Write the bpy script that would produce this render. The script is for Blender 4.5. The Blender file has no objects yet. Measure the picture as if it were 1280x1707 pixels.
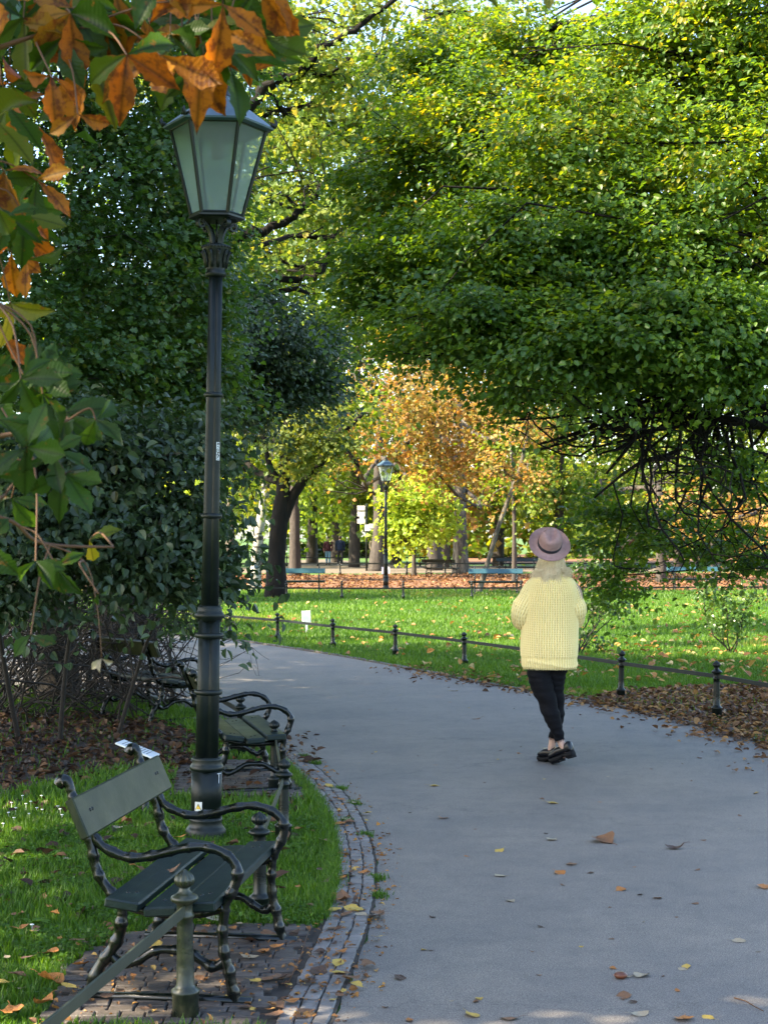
import bpy, math, random
import numpy as np
from mathutils import Vector
R = math.radians
rng = np.random.default_rng(7)
random.seed(7)
SC = bpy.context.scene
COL = SC.collection

# ---------------------------------------------------------------- camera, sky, sun, exposure
F = 2700.0                      # focal length in pixels of the 1280x1707 photograph
CAMZ = 1.65
PITCH = math.atan(41.5 / F)
cd = bpy.data.cameras.new('camera'); cam = bpy.data.objects.new('camera', cd); COL.objects.link(cam)
cd.sensor_fit = 'VERTICAL'; cd.sensor_height = 24.0; cd.lens = F / 1707 * 24
cd.clip_start = 0.05; cd.clip_end = 2000
cd.dof.use_dof = True; cd.dof.focus_distance = 8.5; cd.dof.aperture_fstop = 8.5
cam.location = (0, 0, CAMZ); cam.rotation_euler = (math.pi / 2 + PITCH, 0, 0)
SC.camera = cam

SUN_EL, SUN_AZ = R(38), R(-108)      # azimuth from +Y (view direction), negative = towards the left of the view
sdir = Vector((math.sin(SUN_AZ) * math.cos(SUN_EL), math.cos(SUN_AZ) * math.cos(SUN_EL), math.sin(SUN_EL)))
w = bpy.data.worlds.new('World'); SC.world = w; w.use_nodes = True
nt = w.node_tree; nt.nodes.clear()
sky = nt.nodes.new('ShaderNodeTexSky'); sky.sky_type = 'NISHITA'; sky.sun_disc = False
sky.sun_elevation = SUN_EL; sky.sun_rotation = SUN_AZ
sky.air_density = 1.0; sky.dust_density = 1.5; sky.ozone_density = 1.0
bg = nt.nodes.new('ShaderNodeBackground'); bg.inputs[1].default_value = 0.125
wo = nt.nodes.new('ShaderNodeOutputWorld')
nt.links.new(sky.outputs[0], bg.inputs[0]); nt.links.new(bg.outputs[0], wo.inputs[0])
sl = bpy.data.lights.new('sun', 'SUN'); sl.energy = 5.0; sl.angle = R(0.6); sl.color = (1.0, 0.86, 0.62)
so = bpy.data.objects.new('sun', sl); COL.objects.link(so)
so.rotation_euler = sdir.to_track_quat('Z', 'Y').to_euler(); so.location = (-20, 10, 30)
SC.view_settings.view_transform = 'Standard'; SC.view_settings.look = 'None'
SC.view_settings.exposure = 2.45; SC.view_settings.gamma = 1.0
cy = SC.cycles
cy.max_bounces = 6; cy.diffuse_bounces = 3; cy.glossy_bounces = 2; cy.transmission_bounces = 5
cy.transparent_max_bounces = 6; cy.caustics_reflective = False; cy.caustics_refractive = False
cy.use_denoising = True

# ---------------------------------------------------------------- pixel -> world
cp, sp = math.cos(PITCH), math.sin(PITCH)
def ray(px, py):
    x = (px - 640) / F; y = (853.5 - py) / F
    return np.array([x, cp - sp * y, sp + cp * y])
def at(px, py, D):
    r = ray(px, py); r = r * (D / r[1]); return np.array([r[0], r[1], r[2] + CAMZ])
def G(px, py, z=0.0):
    r = ray(px, py); t = (z - CAMZ) / r[2]; return np.array([r[0] * t, r[1] * t, z])

# ---------------------------------------------------------------- materials
def newmat(name):
    m = bpy.data.materials.new(name); m.use_nodes = True
    t = m.node_tree; t.nodes.clear()
    o = t.nodes.new('ShaderNodeOutputMaterial')
    return m, t, o
def N(t, kind, **kw):
    n = t.nodes.new('ShaderNode' + kind)
    for k, v in kw.items():
        if k.startswith('i_'):
            key = k[2:]; key = int(key) if key.isdigit() else key.replace('_', ' ')
            n.inputs[key].default_value = v
        else: setattr(n, k, v)
    return n
def ramp(t, stops, interp='LINEAR'):
    n = t.nodes.new('ShaderNodeValToRGB'); cr = n.color_ramp; cr.interpolation = interp
    while len(cr.elements) > 1: cr.elements.remove(cr.elements[-1])
    cr.elements[0].position = stops[0][0]; cr.elements[0].color = (*stops[0][1], 1)
    for p, c in stops[1:]:
        e = cr.elements.new(p); e.color = (*c, 1)
    return n
def L(t, a, b): t.links.new(a, b)
def noise(t, scale, detail=4, rough=0.6, coord='Object', dist=0.0, mapscale=None):
    tc = t.nodes.new('ShaderNodeTexCoord'); out = tc.outputs[coord]
    if mapscale:
        mp = t.nodes.new('ShaderNodeMapping'); mp.inputs['Scale'].default_value = mapscale
        L(t, out, mp.inputs[0]); out = mp.outputs[0]
    n = t.nodes.new('ShaderNodeTexNoise'); n.inputs['Scale'].default_value = scale
    n.inputs['Detail'].default_value = detail; n.inputs['Roughness'].default_value = rough
    n.inputs['Distortion'].default_value = dist
    L(t, out, n.inputs['Vector']); return n
def surf(name, stops, scale=20, rough=0.6, metal=0.0, spec=0.5, bump=0.0, bscale=None, mapscale=None, rvar=0.0, coat=0.0, detail=5):
    m, t, o = newmat(name)
    b = N(t, 'BsdfPrincipled'); b.inputs['Metallic'].default_value = metal
    b.inputs['Roughness'].default_value = rough; b.inputs['Specular IOR Level'].default_value = spec
    b.inputs['Coat Weight'].default_value = coat
    n = noise(t, scale, detail, mapscale=mapscale); r = ramp(t, stops)
    L(t, n.outputs[0], r.inputs[0]); L(t, r.outputs[0], b.inputs['Base Color'])
    if rvar:
        mr = N(t, 'MapRange'); mr.inputs[3].default_value = rough - rvar; mr.inputs[4].default_value = rough + rvar
        mr.inputs[1].default_value = .3; mr.inputs[2].default_value = .7
        n3 = noise(t, scale * .35, 4); L(t, n3.outputs[0], mr.inputs[0]); L(t, mr.outputs[0], b.inputs['Roughness'])
    if bump:
        n2 = noise(t, bscale or scale, 6, mapscale=mapscale)
        bp = N(t, 'Bump'); bp.inputs['Strength'].default_value = 1; bp.inputs['Distance'].default_value = bump
        L(t, n2.outputs[0], bp.inputs['Height']); L(t, bp.outputs[0], b.inputs['Normal'])
    L(t, b.outputs[0], o.inputs[0]); return m
def leafmat(name, stops, trans=0.45, tint=(1.5, 1.35, 0.5), rough=0.42, spec=0.4, veins=False, spots=None, spotpos=0.6):
    m, t, o = newmat(name)
    a = N(t, 'Attribute', attribute_name='rnd'); r = ramp(t, stops); L(t, a.outputs['Fac'], r.inputs[0])
    c = r.outputs[0]
    if spots:
        n = noise(t, 42, 7, .72); rp = ramp(t, [(spotpos - .06, (0, 0, 0)), (spotpos + .03, (1, 1, 1))]); L(t, n.outputs[0], rp.inputs[0])
        mx = N(t, 'MixRGB'); L(t, rp.outputs[0], mx.inputs[0]); L(t, c, mx.inputs[1]); mx.inputs[2].default_value = (*spots, 1); c = mx.outputs[0]
    b = N(t, 'BsdfPrincipled'); b.inputs['Roughness'].default_value = rough; b.inputs['Specular IOR Level'].default_value = spec
    tr = N(t, 'BsdfTranslucent')
    if veins:
        uv = N(t, 'UVMap'); sx = N(t, 'SeparateXYZ'); L(t, uv.outputs[0], sx.inputs[0])
        ab = N(t, 'Math', operation='ABSOLUTE'); L(t, sx.outputs[0], ab.inputs[0])
        ml = N(t, 'Math', operation='MULTIPLY'); L(t, ab.outputs[0], ml.inputs[0]); ml.inputs[1].default_value = .45
        sb = N(t, 'Math', operation='SUBTRACT'); L(t, sx.outputs[1], sb.inputs[0]); L(t, ml.outputs[0], sb.inputs[1])
        m2 = N(t, 'Math', operation='MULTIPLY'); L(t, sb.outputs[0], m2.inputs[0]); m2.inputs[1].default_value = 80
        sn = N(t, 'Math', operation='SINE'); L(t, m2.outputs[0], sn.inputs[0])
        rv = ramp(t, [(0.0, (1, 1, 1)), (0.90, (.99, .99, .98)), (1.0, (.88, .88, .80))]); L(t, sn.outputs[0], rv.inputs[0])
        mid = ramp(t, [(0.0, (.45, .5, .3)), (0.035, (1, 1, 1))]); L(t, ab.outputs[0], mid.inputs[0])
        q = N(t, 'MixRGB', blend_type='MULTIPLY'); q.inputs[0].default_value = 1; L(t, rv.outputs[0], q.inputs[1]); L(t, mid.outputs[0], q.inputs[2])
        q2 = N(t, 'MixRGB', blend_type='MULTIPLY'); q2.inputs[0].default_value = 1; L(t, c, q2.inputs[1]); L(t, q.outputs[0], q2.inputs[2]); c = q2.outputs[0]
        bp = N(t, 'Bump'); bp.inputs['Distance'].default_value = .00015; L(t, sn.outputs[0], bp.inputs['Height']); L(t, bp.outputs[0], b.inputs['Normal'])
    L(t, c, b.inputs['Base Color'])
    ml = N(t, 'MixRGB', blend_type='MULTIPLY'); ml.inputs[0].default_value = 1; L(t, c, ml.inputs[1]); ml.inputs[2].default_value = (*tint, 1)
    L(t, ml.outputs[0], tr.inputs[0])
    mx = N(t, 'MixShader'); mx.inputs[0].default_value = trans
    L(t, b.outputs[0], mx.inputs[1]); L(t, tr.outputs[0], mx.inputs[2]); L(t, mx.outputs[0], o.inputs[0])
    return m

GREEN_D = [(0, (.030, .072, .018)), (.5, (.055, .12, .024)), (.85, (.10, .17, .03)), (1, (.22, .2, .03))]
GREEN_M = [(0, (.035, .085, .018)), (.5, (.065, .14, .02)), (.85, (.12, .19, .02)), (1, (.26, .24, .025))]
GREEN_Y = [(0, (.06, .12, .015)), (.5, (.12, .19, .02)), (.85, (.20, .23, .02)), (1, (.36, .26, .025))]
ORANGE = [(0, (.10, .13, .025)), (.3, (.22, .19, .04)), (.6, (.34, .22, .06)), (.85, (.40, .22, .09)), (1, (.5, .36, .12))]
M = {}
M['leaf_dark'] = leafmat('leaf_dark', GREEN_D, .45, (1.9, 1.7, .6), .36, .6)
M['leaf_blue'] = leafmat('leaf_blue', [(0, (.028, .05, .024)), (.5, (.05, .085, .038)), (.9, (.085, .125, .055)), (1, (.16, .13, .05))], .35, (1.3, 1.5, .7), .4, .6)
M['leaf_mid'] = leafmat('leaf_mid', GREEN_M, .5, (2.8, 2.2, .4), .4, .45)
M['leaf_yellow'] = leafmat('leaf_yellow', GREEN_Y, .5, (2.0, 1.7, .5), .45, .4)
M['leaf_lime'] = leafmat('leaf_lime', [(0, (.16, .28, .035)), (.6, (.32, .44, .05)), (1, (.5, .52, .09))], .5, (1.5, 1.3, .5), .5, .3)
M['leaf_orange'] = leafmat('leaf_orange', ORANGE, .5, (1.5, 1.15, .6), .5, .3)
M['leaf_mixed'] = leafmat('leaf_mixed', [(0, (.07, .13, .03)), (.45, (.15, .23, .04)), (.8, (.28, .28, .05)), (1, (.4, .22, .05))], .5, (1.6, 1.3, .5), .5, .35)
M['leaf_birch'] = leafmat('leaf_birch', [(0, (.09, .14, .03)), (.6, (.18, .22, .05)), (1, (.35, .28, .05))], .5, (1.5, 1.3, .5), .5, .35)
M['chestnut_green'] = leafmat('chestnut_green', [(0, (.018, .045, .006)), (.5, (.032, .075, .007)), (.8, (.11, .12, .01)), (1, (.28, .22, .02))], .5, (1.8, 1.6, .45), .45, .3, veins=True, spots=(.17, .06, .012), spotpos=.66)
M['chestnut_orange'] = leafmat('chestnut_orange', [(0, (.20, .12, .010)), (.4, (.32, .13, .012)), (1, (.26, .075, .010))], .55, (1.7, 1.1, .35), .5, .22, veins=True, spots=(.13, .045, .012), spotpos=.55)
M['fallen'] = leafmat('fallen', [(0, (.11, .055, .028)), (.35, (.2, .1, .04)), (.6, (.34, .16, .045)), (.8, (.45, .22, .05)), (.92, (.5, .36, .12)), (1, (.5, .42, .26))], .2, (1.2, 1, .6), .55, .35, spots=(.08, .035, .02), spotpos=.62)
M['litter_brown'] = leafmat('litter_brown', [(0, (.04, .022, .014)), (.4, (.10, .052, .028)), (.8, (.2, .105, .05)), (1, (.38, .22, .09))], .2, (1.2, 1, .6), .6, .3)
M['litter_orange'] = leafmat('litter_orange', [(0, (.06, .03, .016)), (.5, (.16, .075, .034)), (1, (.36, .2, .08))], .2, (1.2, 1, .6), .6, .3)
M['bark'] = surf('bark', [(.3, (.018, .014, .011)), (.7, (.055, .043, .034))], 9, .85, bump=.02, bscale=12, mapscale=(1, 1, .3))
M['bark_black'] = surf('bark_black', [(.3, (.003, .0026, .0022)), (.7, (.011, .009, .0075))], 8, .9, spec=.2, bump=.02, bscale=14)
M['bark_wet'] = surf('bark_wet', [(.3, (.004, .0032, .0028)), (.7, (.016, .012, .0095))], 7, .9, spec=.2, bump=.03, bscale=8, mapscale=(1, 1, .25))
M['twig'] = surf('twig', [(.3, (.012, .010, .008)), (.7, (.035, .026, .02))], 30, .8)
M['bark_pale'] = surf('bark_pale', [(.38, (.03, .024, .018)), (.52, (.08, .065, .048)), (.72, (.2, .17, .13))], 7, .85, bump=.012, bscale=14, mapscale=(1, 1, .35))
M['bark_birch'] = surf('bark_birch', [(.42, (.02, .018, .016)), (.50, (.25, .235, .21)), (.75, (.42, .40, .36))], 3.2, .7, bump=.006, mapscale=(1, 1, 2.6))
M['iron'] = surf('iron', [(.3, (.0022, .0035, .003)), (.68, (.005, .0075, .006)), (.8, (.014, .012, .008))], 14, .24, spec=.42, bump=.0005, bscale=60, rvar=.07)
M['iron_post'] = surf('iron_post', [(.35, (.003, .0055, .005)), (.6, (.007, .011, .009)), (.8, (.03, .03, .018))], 22, .34, spec=.35, bump=.0015, bscale=80, rvar=.12)
M['iron_lamp'] = surf('iron_lamp', [(.3, (.004, .007, .006)), (.7, (.009, .0135, .0115)), (.82, (.02, .02, .014))], 11, .42, spec=.3, bump=.0012, bscale=50, rvar=.1)
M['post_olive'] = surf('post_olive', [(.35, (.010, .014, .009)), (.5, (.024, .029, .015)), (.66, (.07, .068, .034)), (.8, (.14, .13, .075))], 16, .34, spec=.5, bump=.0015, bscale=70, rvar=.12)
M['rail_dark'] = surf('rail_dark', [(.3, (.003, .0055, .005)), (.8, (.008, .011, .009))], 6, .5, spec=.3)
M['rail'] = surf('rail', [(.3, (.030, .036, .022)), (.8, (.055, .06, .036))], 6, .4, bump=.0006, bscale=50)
M['bench_wood'] = surf('bench_wood', [(.25, (.002, .008, .008)), (.6, (.005, .016, .016)), (.85, (.014, .028, .025))], 5, .4, spec=.35, bump=.0012, bscale=22, mapscale=(6, .6, 6), rvar=.12)
M['bench_back'] = surf('bench_back', [(.3, (.009, .015, .006)), (.55, (.019, .025, .008)), (.8, (.05, .05, .02))], 7, .45, spec=.32, bump=.0008, bscale=30, mapscale=(4, 1, 1.6), rvar=.1)
M['bench_blue'] = surf('bench_blue', [(.3, (.012, .05, .07)), (.7, (.025, .085, .11))], 4, .4)
M['white'] = surf('white', [(.3, (.66, .68, .70)), (.7, (.8, .8, .8))], 5, .5)
M['sign_grey'] = surf('sign_grey', [(.3, (.38, .37, .34)), (.7, (.5, .49, .45))], 5, .6)
M['roof_metal'] = surf('roof_metal', [(.3, (.025, .06, .085)), (.7, (.06, .10, .13))], 9, .42, metal=.15, bump=.001, bscale=18, rvar=.1)
M['sticker'] = surf('sticker', [(.3, (.55, .56, .55)), (.7, (.7, .7, .68))], 30, .6)
M['sticker_yellow'] = surf('sticker_yellow', [(.3, (.65, .42, .02)), (.7, (.75, .5, .03))], 30, .5)
M['black_ink'] = surf('black_ink', [(.3, (.01, .01, .01)), (.7, (.02, .02, .02))], 30, .6)
M['housing'] = surf('housing', [(.3, (.05, .045, .04)), (.7, (.09, .085, .08))], 30, .5)
M['gold'] = surf('gold', [(.3, (.6, .5, .28)), (.7, (.75, .65, .4))], 40, .25, metal=1)
M['skin'] = surf('skin', [(.3, (.42, .25, .18)), (.7, (.5, .31, .23))], 12, .5)
M['trousers'] = surf('trousers', [(.3, (.003, .003, .004)), (.7, (.006, .006, .008))], 30, .8, spec=.15, bump=.003, bscale=18, mapscale=(1, 1, 3))
M['shoe'] = surf('shoe', [(.3, (.002, .0025, .004)), (.7, (.004, .005, .008))], 20, .3, spec=.3, coat=.1)
M['sole'] = surf('sole', [(.3, (.003, .003, .0035)), (.7, (.006, .006, .007))], 40, .7, spec=.2)
M['hat'] = surf('hat', [(.3, (.33, .195, .185)), (.7, (.42, .26, .25))], 40, .85, bump=.0006, bscale=300)
M['hatband'] = surf('hatband', [(.3, (.010, .012, .022)), (.7, (.016, .018, .03))], 60, .6)
def hairmat(name, a, b):
    return surf(name, [(.3, a), (.7, b)], 60, .42, spec=.4, mapscale=(1, 1, .2))
M['hair'] = hairmat('hair', (.84, .64, .38), (.97, .83, .58))
def knit():
    m, t, o = newmat('sweater_knit')
    b = N(t, 'BsdfPrincipled'); b.inputs['Roughness'].default_value = .9
    b.inputs['Sheen Weight'].default_value = .5; b.inputs['Sheen Tint'].default_value = (1, .95, .7, 1)
    a = N(t, 'Attribute', attribute_name='rnd'); r = ramp(t, [(0, (.50, .33, .10)), (.35, (.88, .68, .27)), (1, (.96, .80, .40))]); L(t, a.outputs['Fac'], r.inputs[0])
    L(t, r.outputs[0], b.inputs['Base Color'])
    n = noise(t, 260, 3); bp = N(t, 'Bump'); bp.inputs['Distance'].default_value = .002; L(t, n.outputs[0], bp.inputs['Height']); L(t, bp.outputs[0], b.inputs['Normal'])
    L(t, b.outputs[0], o.inputs[0]); return m
M['knit'] = knit()
def glassmat():
    m, t, o = newmat('lamp_glass')
    b = N(t, 'BsdfPrincipled'); b.inputs['Base Color'].default_value = (.50, .66, .62, 1); b.inputs['Roughness'].default_value = .3
    n = noise(t, 5, 4); r = ramp(t, [(.3, (.40, .48, .47)), (.7, (.54, .61, .59))]); L(t, n.outputs[0], r.inputs[0]); L(t, r.outputs[0], b.inputs['Base Color'])
    tr = N(t, 'BsdfTranslucent'); tr.inputs[0].default_value = (.8, .9, .88, 1)
    tp = N(t, 'BsdfTransparent'); tp.inputs[0].default_value = (.8, .88, .84, 1)
    m1 = N(t, 'MixShader'); m1.inputs[0].default_value = .55; L(t, b.outputs[0], m1.inputs[1]); L(t, tr.outputs[0], m1.inputs[2])
    m2 = N(t, 'MixShader'); m2.inputs[0].default_value = .7; L(t, m1.outputs[0], m2.inputs[1]); L(t, tp.outputs[0], m2.inputs[2])
    L(t, m2.outputs[0], o.inputs[0]); return m
M['glass'] = glassmat()
def asphalt():
    m, t, o = newmat('asphalt')
    b = N(t, 'BsdfPrincipled'); b.inputs['Roughness'].default_value = .62; b.inputs['Specular IOR Level'].default_value = .4
    n1 = noise(t, 190, 4, .75); n2 = noise(t, 1.3, 6, .62); n3 = noise(t, 70, 2, .5)
    r1 = ramp(t, [(.36, (.05, .046, .042)), (.5, (.19, .171, .153)), (.62, (.275, .249, .222)), (.72, (.56, .51, .45))]); L(t, n1.outputs[0], r1.inputs[0])
    r2 = ramp(t, [(.3, (.78, .79, .82)), (.7, (1.12, 1.09, 1.04))]); L(t, n2.outputs[0], r2.inputs[0])
    mx = N(t, 'MixRGB', blend_type='MULTIPLY'); mx.inputs[0].default_value = 1; L(t, r1.outputs[0], mx.inputs[1]); L(t, r2.outputs[0], mx.inputs[2])
    # thin wandering cracks
    tc = N(t, 'TexCoord'); vo = N(t, 'TexVoronoi', feature='DISTANCE_TO_EDGE'); vo.inputs['Scale'].default_value = .28
    nw = noise(t, 2.2, 5, .7); ad = N(t, 'VectorMath', operation='MULTIPLY_ADD'); L(t, nw.outputs['Color'], ad.inputs[0]); ad.inputs[1].default_value = (.9, .9, 0); L(t, tc.outputs['Object'], ad.inputs[2])
    L(t, ad.outputs[0], vo.inputs['Vector']); rc = ramp(t, [(0, (.72, .72, .74)), (.0035, (1, 1, 1))]); L(t, vo.outputs[0], rc.inputs[0])
    m2 = N(t, 'MixRGB', blend_type='MULTIPLY'); m2.inputs[0].default_value = 1; L(t, mx.outputs[0], m2.inputs[1]); L(t, rc.outputs[0], m2.inputs[2])
    n4 = noise(t, 7, 7, .7); r4 = ramp(t, [(.3, (.84, .84, .85)), (.5, (1, 1, 1)), (.7, (1.10, 1.08, 1.05))]); L(t, n4.outputs[0], r4.inputs[0])
    n5 = noise(t, 34, 3, .6); r5 = ramp(t, [(.24, (.62, .6, .6)), (.31, (1, 1, 1)), (.70, (1, 1, 1)), (.76, (1.35, 1.32, 1.25))]); L(t, n5.outputs[0], r5.inputs[0])
    m3 = N(t, 'MixRGB', blend_type='MULTIPLY'); m3.inputs[0].default_value = 1; L(t, m2.outputs[0], m3.inputs[1]); L(t, r4.outputs[0], m3.inputs[2])
    m4 = N(t, 'MixRGB', blend_type='MULTIPLY'); m4.inputs[0].default_value = 1; L(t, m3.outputs[0], m4.inputs[1]); L(t, r5.outputs[0], m4.inputs[2])
    L(t, m4.outputs[0], b.inputs['Base Color'])
    bp = N(t, 'Bump'); bp.inputs['Distance'].default_value = .003; L(t, n1.outputs[0], bp.inputs['Height']); L(t, bp.outputs[0], b.inputs['Normal'])
    L(t, b.outputs[0], o.inputs[0]); return m
M['asphalt'] = asphalt()
def grassground():
    m, t, o = newmat('grass_ground')
    b = N(t, 'BsdfPrincipled'); b.inputs['Roughness'].default_value = .9
    n1 = noise(t, 3, 8, .7); r1 = ramp(t, [(.3, (.035, .075, .012)), (.55, (.055, .125, .014)), (.75, (.10, .17, .02))]); L(t, n1.outputs[0], r1.inputs[0])
    n2 = noise(t, .35, 5, .6); r2 = ramp(t, [(.5, (1, 1, 1)), (.72, (1.25, .95, .8))]); L(t, n2.outputs[0], r2.inputs[0])
    mx = N(t, 'MixRGB', blend_type='MULTIPLY'); mx.inputs[0].default_value = 1; L(t, r1.outputs[0], mx.inputs[1]); L(t, r2.outputs[0], mx.inputs[2])
    L(t, mx.outputs[0], b.inputs['Base Color'])
    bp = N(t, 'Bump'); bp.inputs['Distance'].default_value = .03; n3 = noise(t, 40, 3); L(t, n3.outputs[0], bp.inputs['Height']); L(t, bp.outputs[0], b.inputs['Normal'])
    L(t, b.outputs[0], o.inputs[0]); return m
M['grass_ground'] = grassground()
M['blade'] = leafmat('blade', [(0, (.035, .085, .010)), (.5, (.068, .155, .014)), (.85, (.12, .22, .02)), (1, (.26, .25, .06))], .4, (1.6, 1.5, .4), .45, .35)
M['soil'] = surf('soil', [(.3, (.022, .015, .011)), (.7, (.06, .04, .028))], 18, .95, bump=.01, bscale=30)
M['gravel'] = surf('gravel', [(.35, (.07, .055, .038)), (.5, (.12, .095, .065)), (.7, (.2, .16, .12))], 12, .9)
M['leafbed'] = surf('leafbed', [(.3, (.07, .032, .018)), (.5, (.15, .065, .03)), (.7, (.26, .13, .055))], 14, .9)
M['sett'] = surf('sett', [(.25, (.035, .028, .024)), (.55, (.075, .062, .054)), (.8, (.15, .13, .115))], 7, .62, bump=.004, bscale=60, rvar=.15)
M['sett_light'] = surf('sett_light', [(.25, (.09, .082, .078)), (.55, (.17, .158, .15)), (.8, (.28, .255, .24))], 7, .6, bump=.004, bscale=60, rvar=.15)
M['joint'] = surf('joint', [(.3, (.022, .017, .013)), (.6, (.045, .036, .028)), (.8, (.04, .055, .02))], 30, .95)
M['conker'] = surf('conker', [(.3, (.09, .025, .01)), (.7, (.16, .05, .02))], 30, .3)
M['daisy'] = surf('daisy', [(.3, (.75, .75, .75)), (.7, (.85, .85, .82))], 30, .7)

# ---------------------------------------------------------------- mesh builder
class MB:
    def __init__(s): s.V = []; s.n = 0; s.F = {}; s.rnd = []; s.uv = []
    def add(s, V, F, rnd=0.5, uv=None, mi=0):
        V = np.asarray(V, dtype=np.float64).reshape(-1, 3)
        if isinstance(F, list):
            by = {}
            for f in F: by.setdefault(len(f), []).append(f)
            F = [np.array(v) for v in by.values()]
        else: F = [np.asarray(F)]
        for f in F:
            if len(f): s.F.setdefault((f.shape[1], mi), []).append(f + s.n)
        s.V.append(V); s.n += len(V)
        s.rnd.append(np.broadcast_to(np.asarray(rnd, dtype=np.float32), (len(V),)))
        s.uv.append(np.zeros((len(V), 2), np.float32) if uv is None else uv)
    def box(s, c, h, rot=None, bev=0.0, **k):
        """box centre c, half sizes h; rot = 3x3 with axes as rows; bevelled along all edges by an inset"""
        c = np.asarray(c, float); h = np.asarray(h, float)
        if bev <= 0:
            P = np.array([[x, y, z] for z in (-1, 1) for y in (-1, 1) for x in (-1, 1)]) * h
            Fc = [[0, 2, 3, 1], [4, 5, 7, 6], [0, 1, 5, 4], [2, 6, 7, 3], [0, 4, 6, 2], [1, 3, 7, 5]]
        else:
            P = []; idx = {}
            for x in (-1, 1):
                for y in (-1, 1):
                    for z in (-1, 1):
                        for a in range(3):
                            q = np.array([x, y, z]) * (h - bev); q[a] = (x, y, z)[a] * h[a]
                            idx[(x, y, z, a)] = len(P); P.append(q)
            P = np.array(P); Fc = []
            for a in range(3):
                b_, c_ = (a + 1) % 3, (a + 2) % 3
                for sg in (-1, 1):
                    qd = []
                    for (u, v) in ((-1, -1), (1, -1), (1, 1), (-1, 1)):
                        k3 = [0, 0, 0]; k3[a] = sg; k3[b_] = u; k3[c_] = v; qd.append(idx[(*k3, a)])
                    Fc.append(qd if sg > 0 else qd[::-1])
                for u in (-1, 1):           # edges along axis a
                    for v in (-1, 1):
                        def ky(t_, ax):
                            k3 = [0, 0, 0]; k3[a] = t_; k3[b_] = u; k3[c_] = v; return idx[(*k3, ax)]
                        qd = [ky(-1, b_), ky(1, b_), ky(1, c_), ky(-1, c_)]
                        Fc.append(qd if u * v < 0 else qd[::-1])
            for x in (-1, 1):
                for y in (-1, 1):
                    for z in (-1, 1):
                        tr = [idx[(x, y, z, 0)], idx[(x, y, z, 1)], idx[(x, y, z, 2)]]
                        Fc.append(tr if x * y * z > 0 else tr[::-1])
        if rot is not None: P = P @ np.asarray(rot)
        s.add(P + c, Fc, **k)
    def tube(s, pts, rad, sides=8, cap=True, rnd=.5, jitter=0.0):
        pts = np.asarray(pts, float); n = len(pts)
        rad = np.broadcast_to(np.asarray(rad, float), (n,))
        T = np.gradient(pts, axis=0); T /= (np.linalg.norm(T, axis=1)[:, None] + 1e-12)
        up = np.array([0, 0, 1.]) if abs(T[0][2]) < .9 else np.array([1., 0, 0])
        A = np.zeros_like(T); a = np.cross(T[0], up); a /= np.linalg.norm(a)
        for i in range(n):
            a = a - T[i] * a.dot(T[i]); a /= (np.linalg.norm(a) + 1e-12); A[i] = a
        B = np.cross(T, A); th = np.arange(sides) * 2 * math.pi / sides
        rr = rad[:, None] * np.ones(sides)[None]
        if jitter: rr = rr * (1 + jitter * rng.standard_normal(rr.shape))
        V = pts[:, None, :] + rr[..., None] * (np.cos(th)[None, :, None] * A[:, None, :] + np.sin(th)[None, :, None] * B[:, None, :])
        V = V.reshape(-1, 3); i = np.arange(n - 1)[:, None] * sides; j = np.arange(sides)[None]; j2 = (j + 1) % sides
        Fq = np.stack([i + j, i + j2, i + sides + j2, i + sides + j], -1).reshape(-1, 4)
        s.add(V, Fq, rnd=rnd)
        if cap and sides > 3:
            o0 = s.n - len(V)
            s.F.setdefault((sides, 0), []).append(np.array([list(range(sides))[::-1]]) + o0)
            s.F.setdefault((sides, 0), []).append(np.array([list(range(sides))]) + o0 + (n - 1) * sides)
    def lathe(s, prof, c=(0, 0, 0), sides=24, lobes=0, lobe_amp=0.0, tw=0.0, cap=True, rnd=.5):
        prof = np.asarray(prof, float); th = np.arange(sides) * 2 * math.pi / sides + tw
        la = prof[:, 2] if prof.shape[1] > 2 else np.full(len(prof), lobe_amp)
        k = 1 + la[:, None] * (np.abs(np.cos(th * lobes / 2))[None] * 1.6 - 1) if lobes else np.ones((len(prof), sides))
        rr = prof[:, 0][:, None] * k
        V = np.stack([rr * np.cos(th), rr * np.sin(th), np.broadcast_to(prof[:, 1][:, None], rr.shape)], -1).reshape(-1, 3) + np.asarray(c)
        n = len(prof); i = np.arange(n - 1)[:, None] * sides; j = np.arange(sides)[None]; j2 = (j + 1) % sides
        s.add(V, np.stack([i + j, i + j2, i + sides + j2, i + sides + j], -1).reshape(-1, 4), rnd=rnd)
        if cap:
            o0 = s.n - len(V)
            s.F.setdefault((sides, 0), []).append(np.array([list(range(sides))[::-1]]) + o0)
            s.F.setdefault((sides, 0), []).append(np.array([list(range(sides))]) + o0 + (n - 1) * sides)
    def loft(s, rings, cap=True, rnd=None):
        rings = np.asarray(rings); n, sd, _ = rings.shape; V = rings.reshape(-1, 3)
        i = np.arange(n - 1)[:, None] * sd; j = np.arange(sd)[None]; j2 = (j + 1) % sd
        s.add(V, np.stack([i + j, i + j2, i + sd + j2, i + sd + j], -1).reshape(-1, 4), rnd=.5 if rnd is None else np.asarray(rnd).reshape(-1))
        if cap:
            o0 = s.n - len(V)
            s.F.setdefault((sd, 0), []).append(np.array([list(range(sd))[::-1]]) + o0)
            s.F.setdefault((sd, 0), []).append(np.array([list(range(sd))]) + o0 + (n - 1) * sd)
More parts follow.
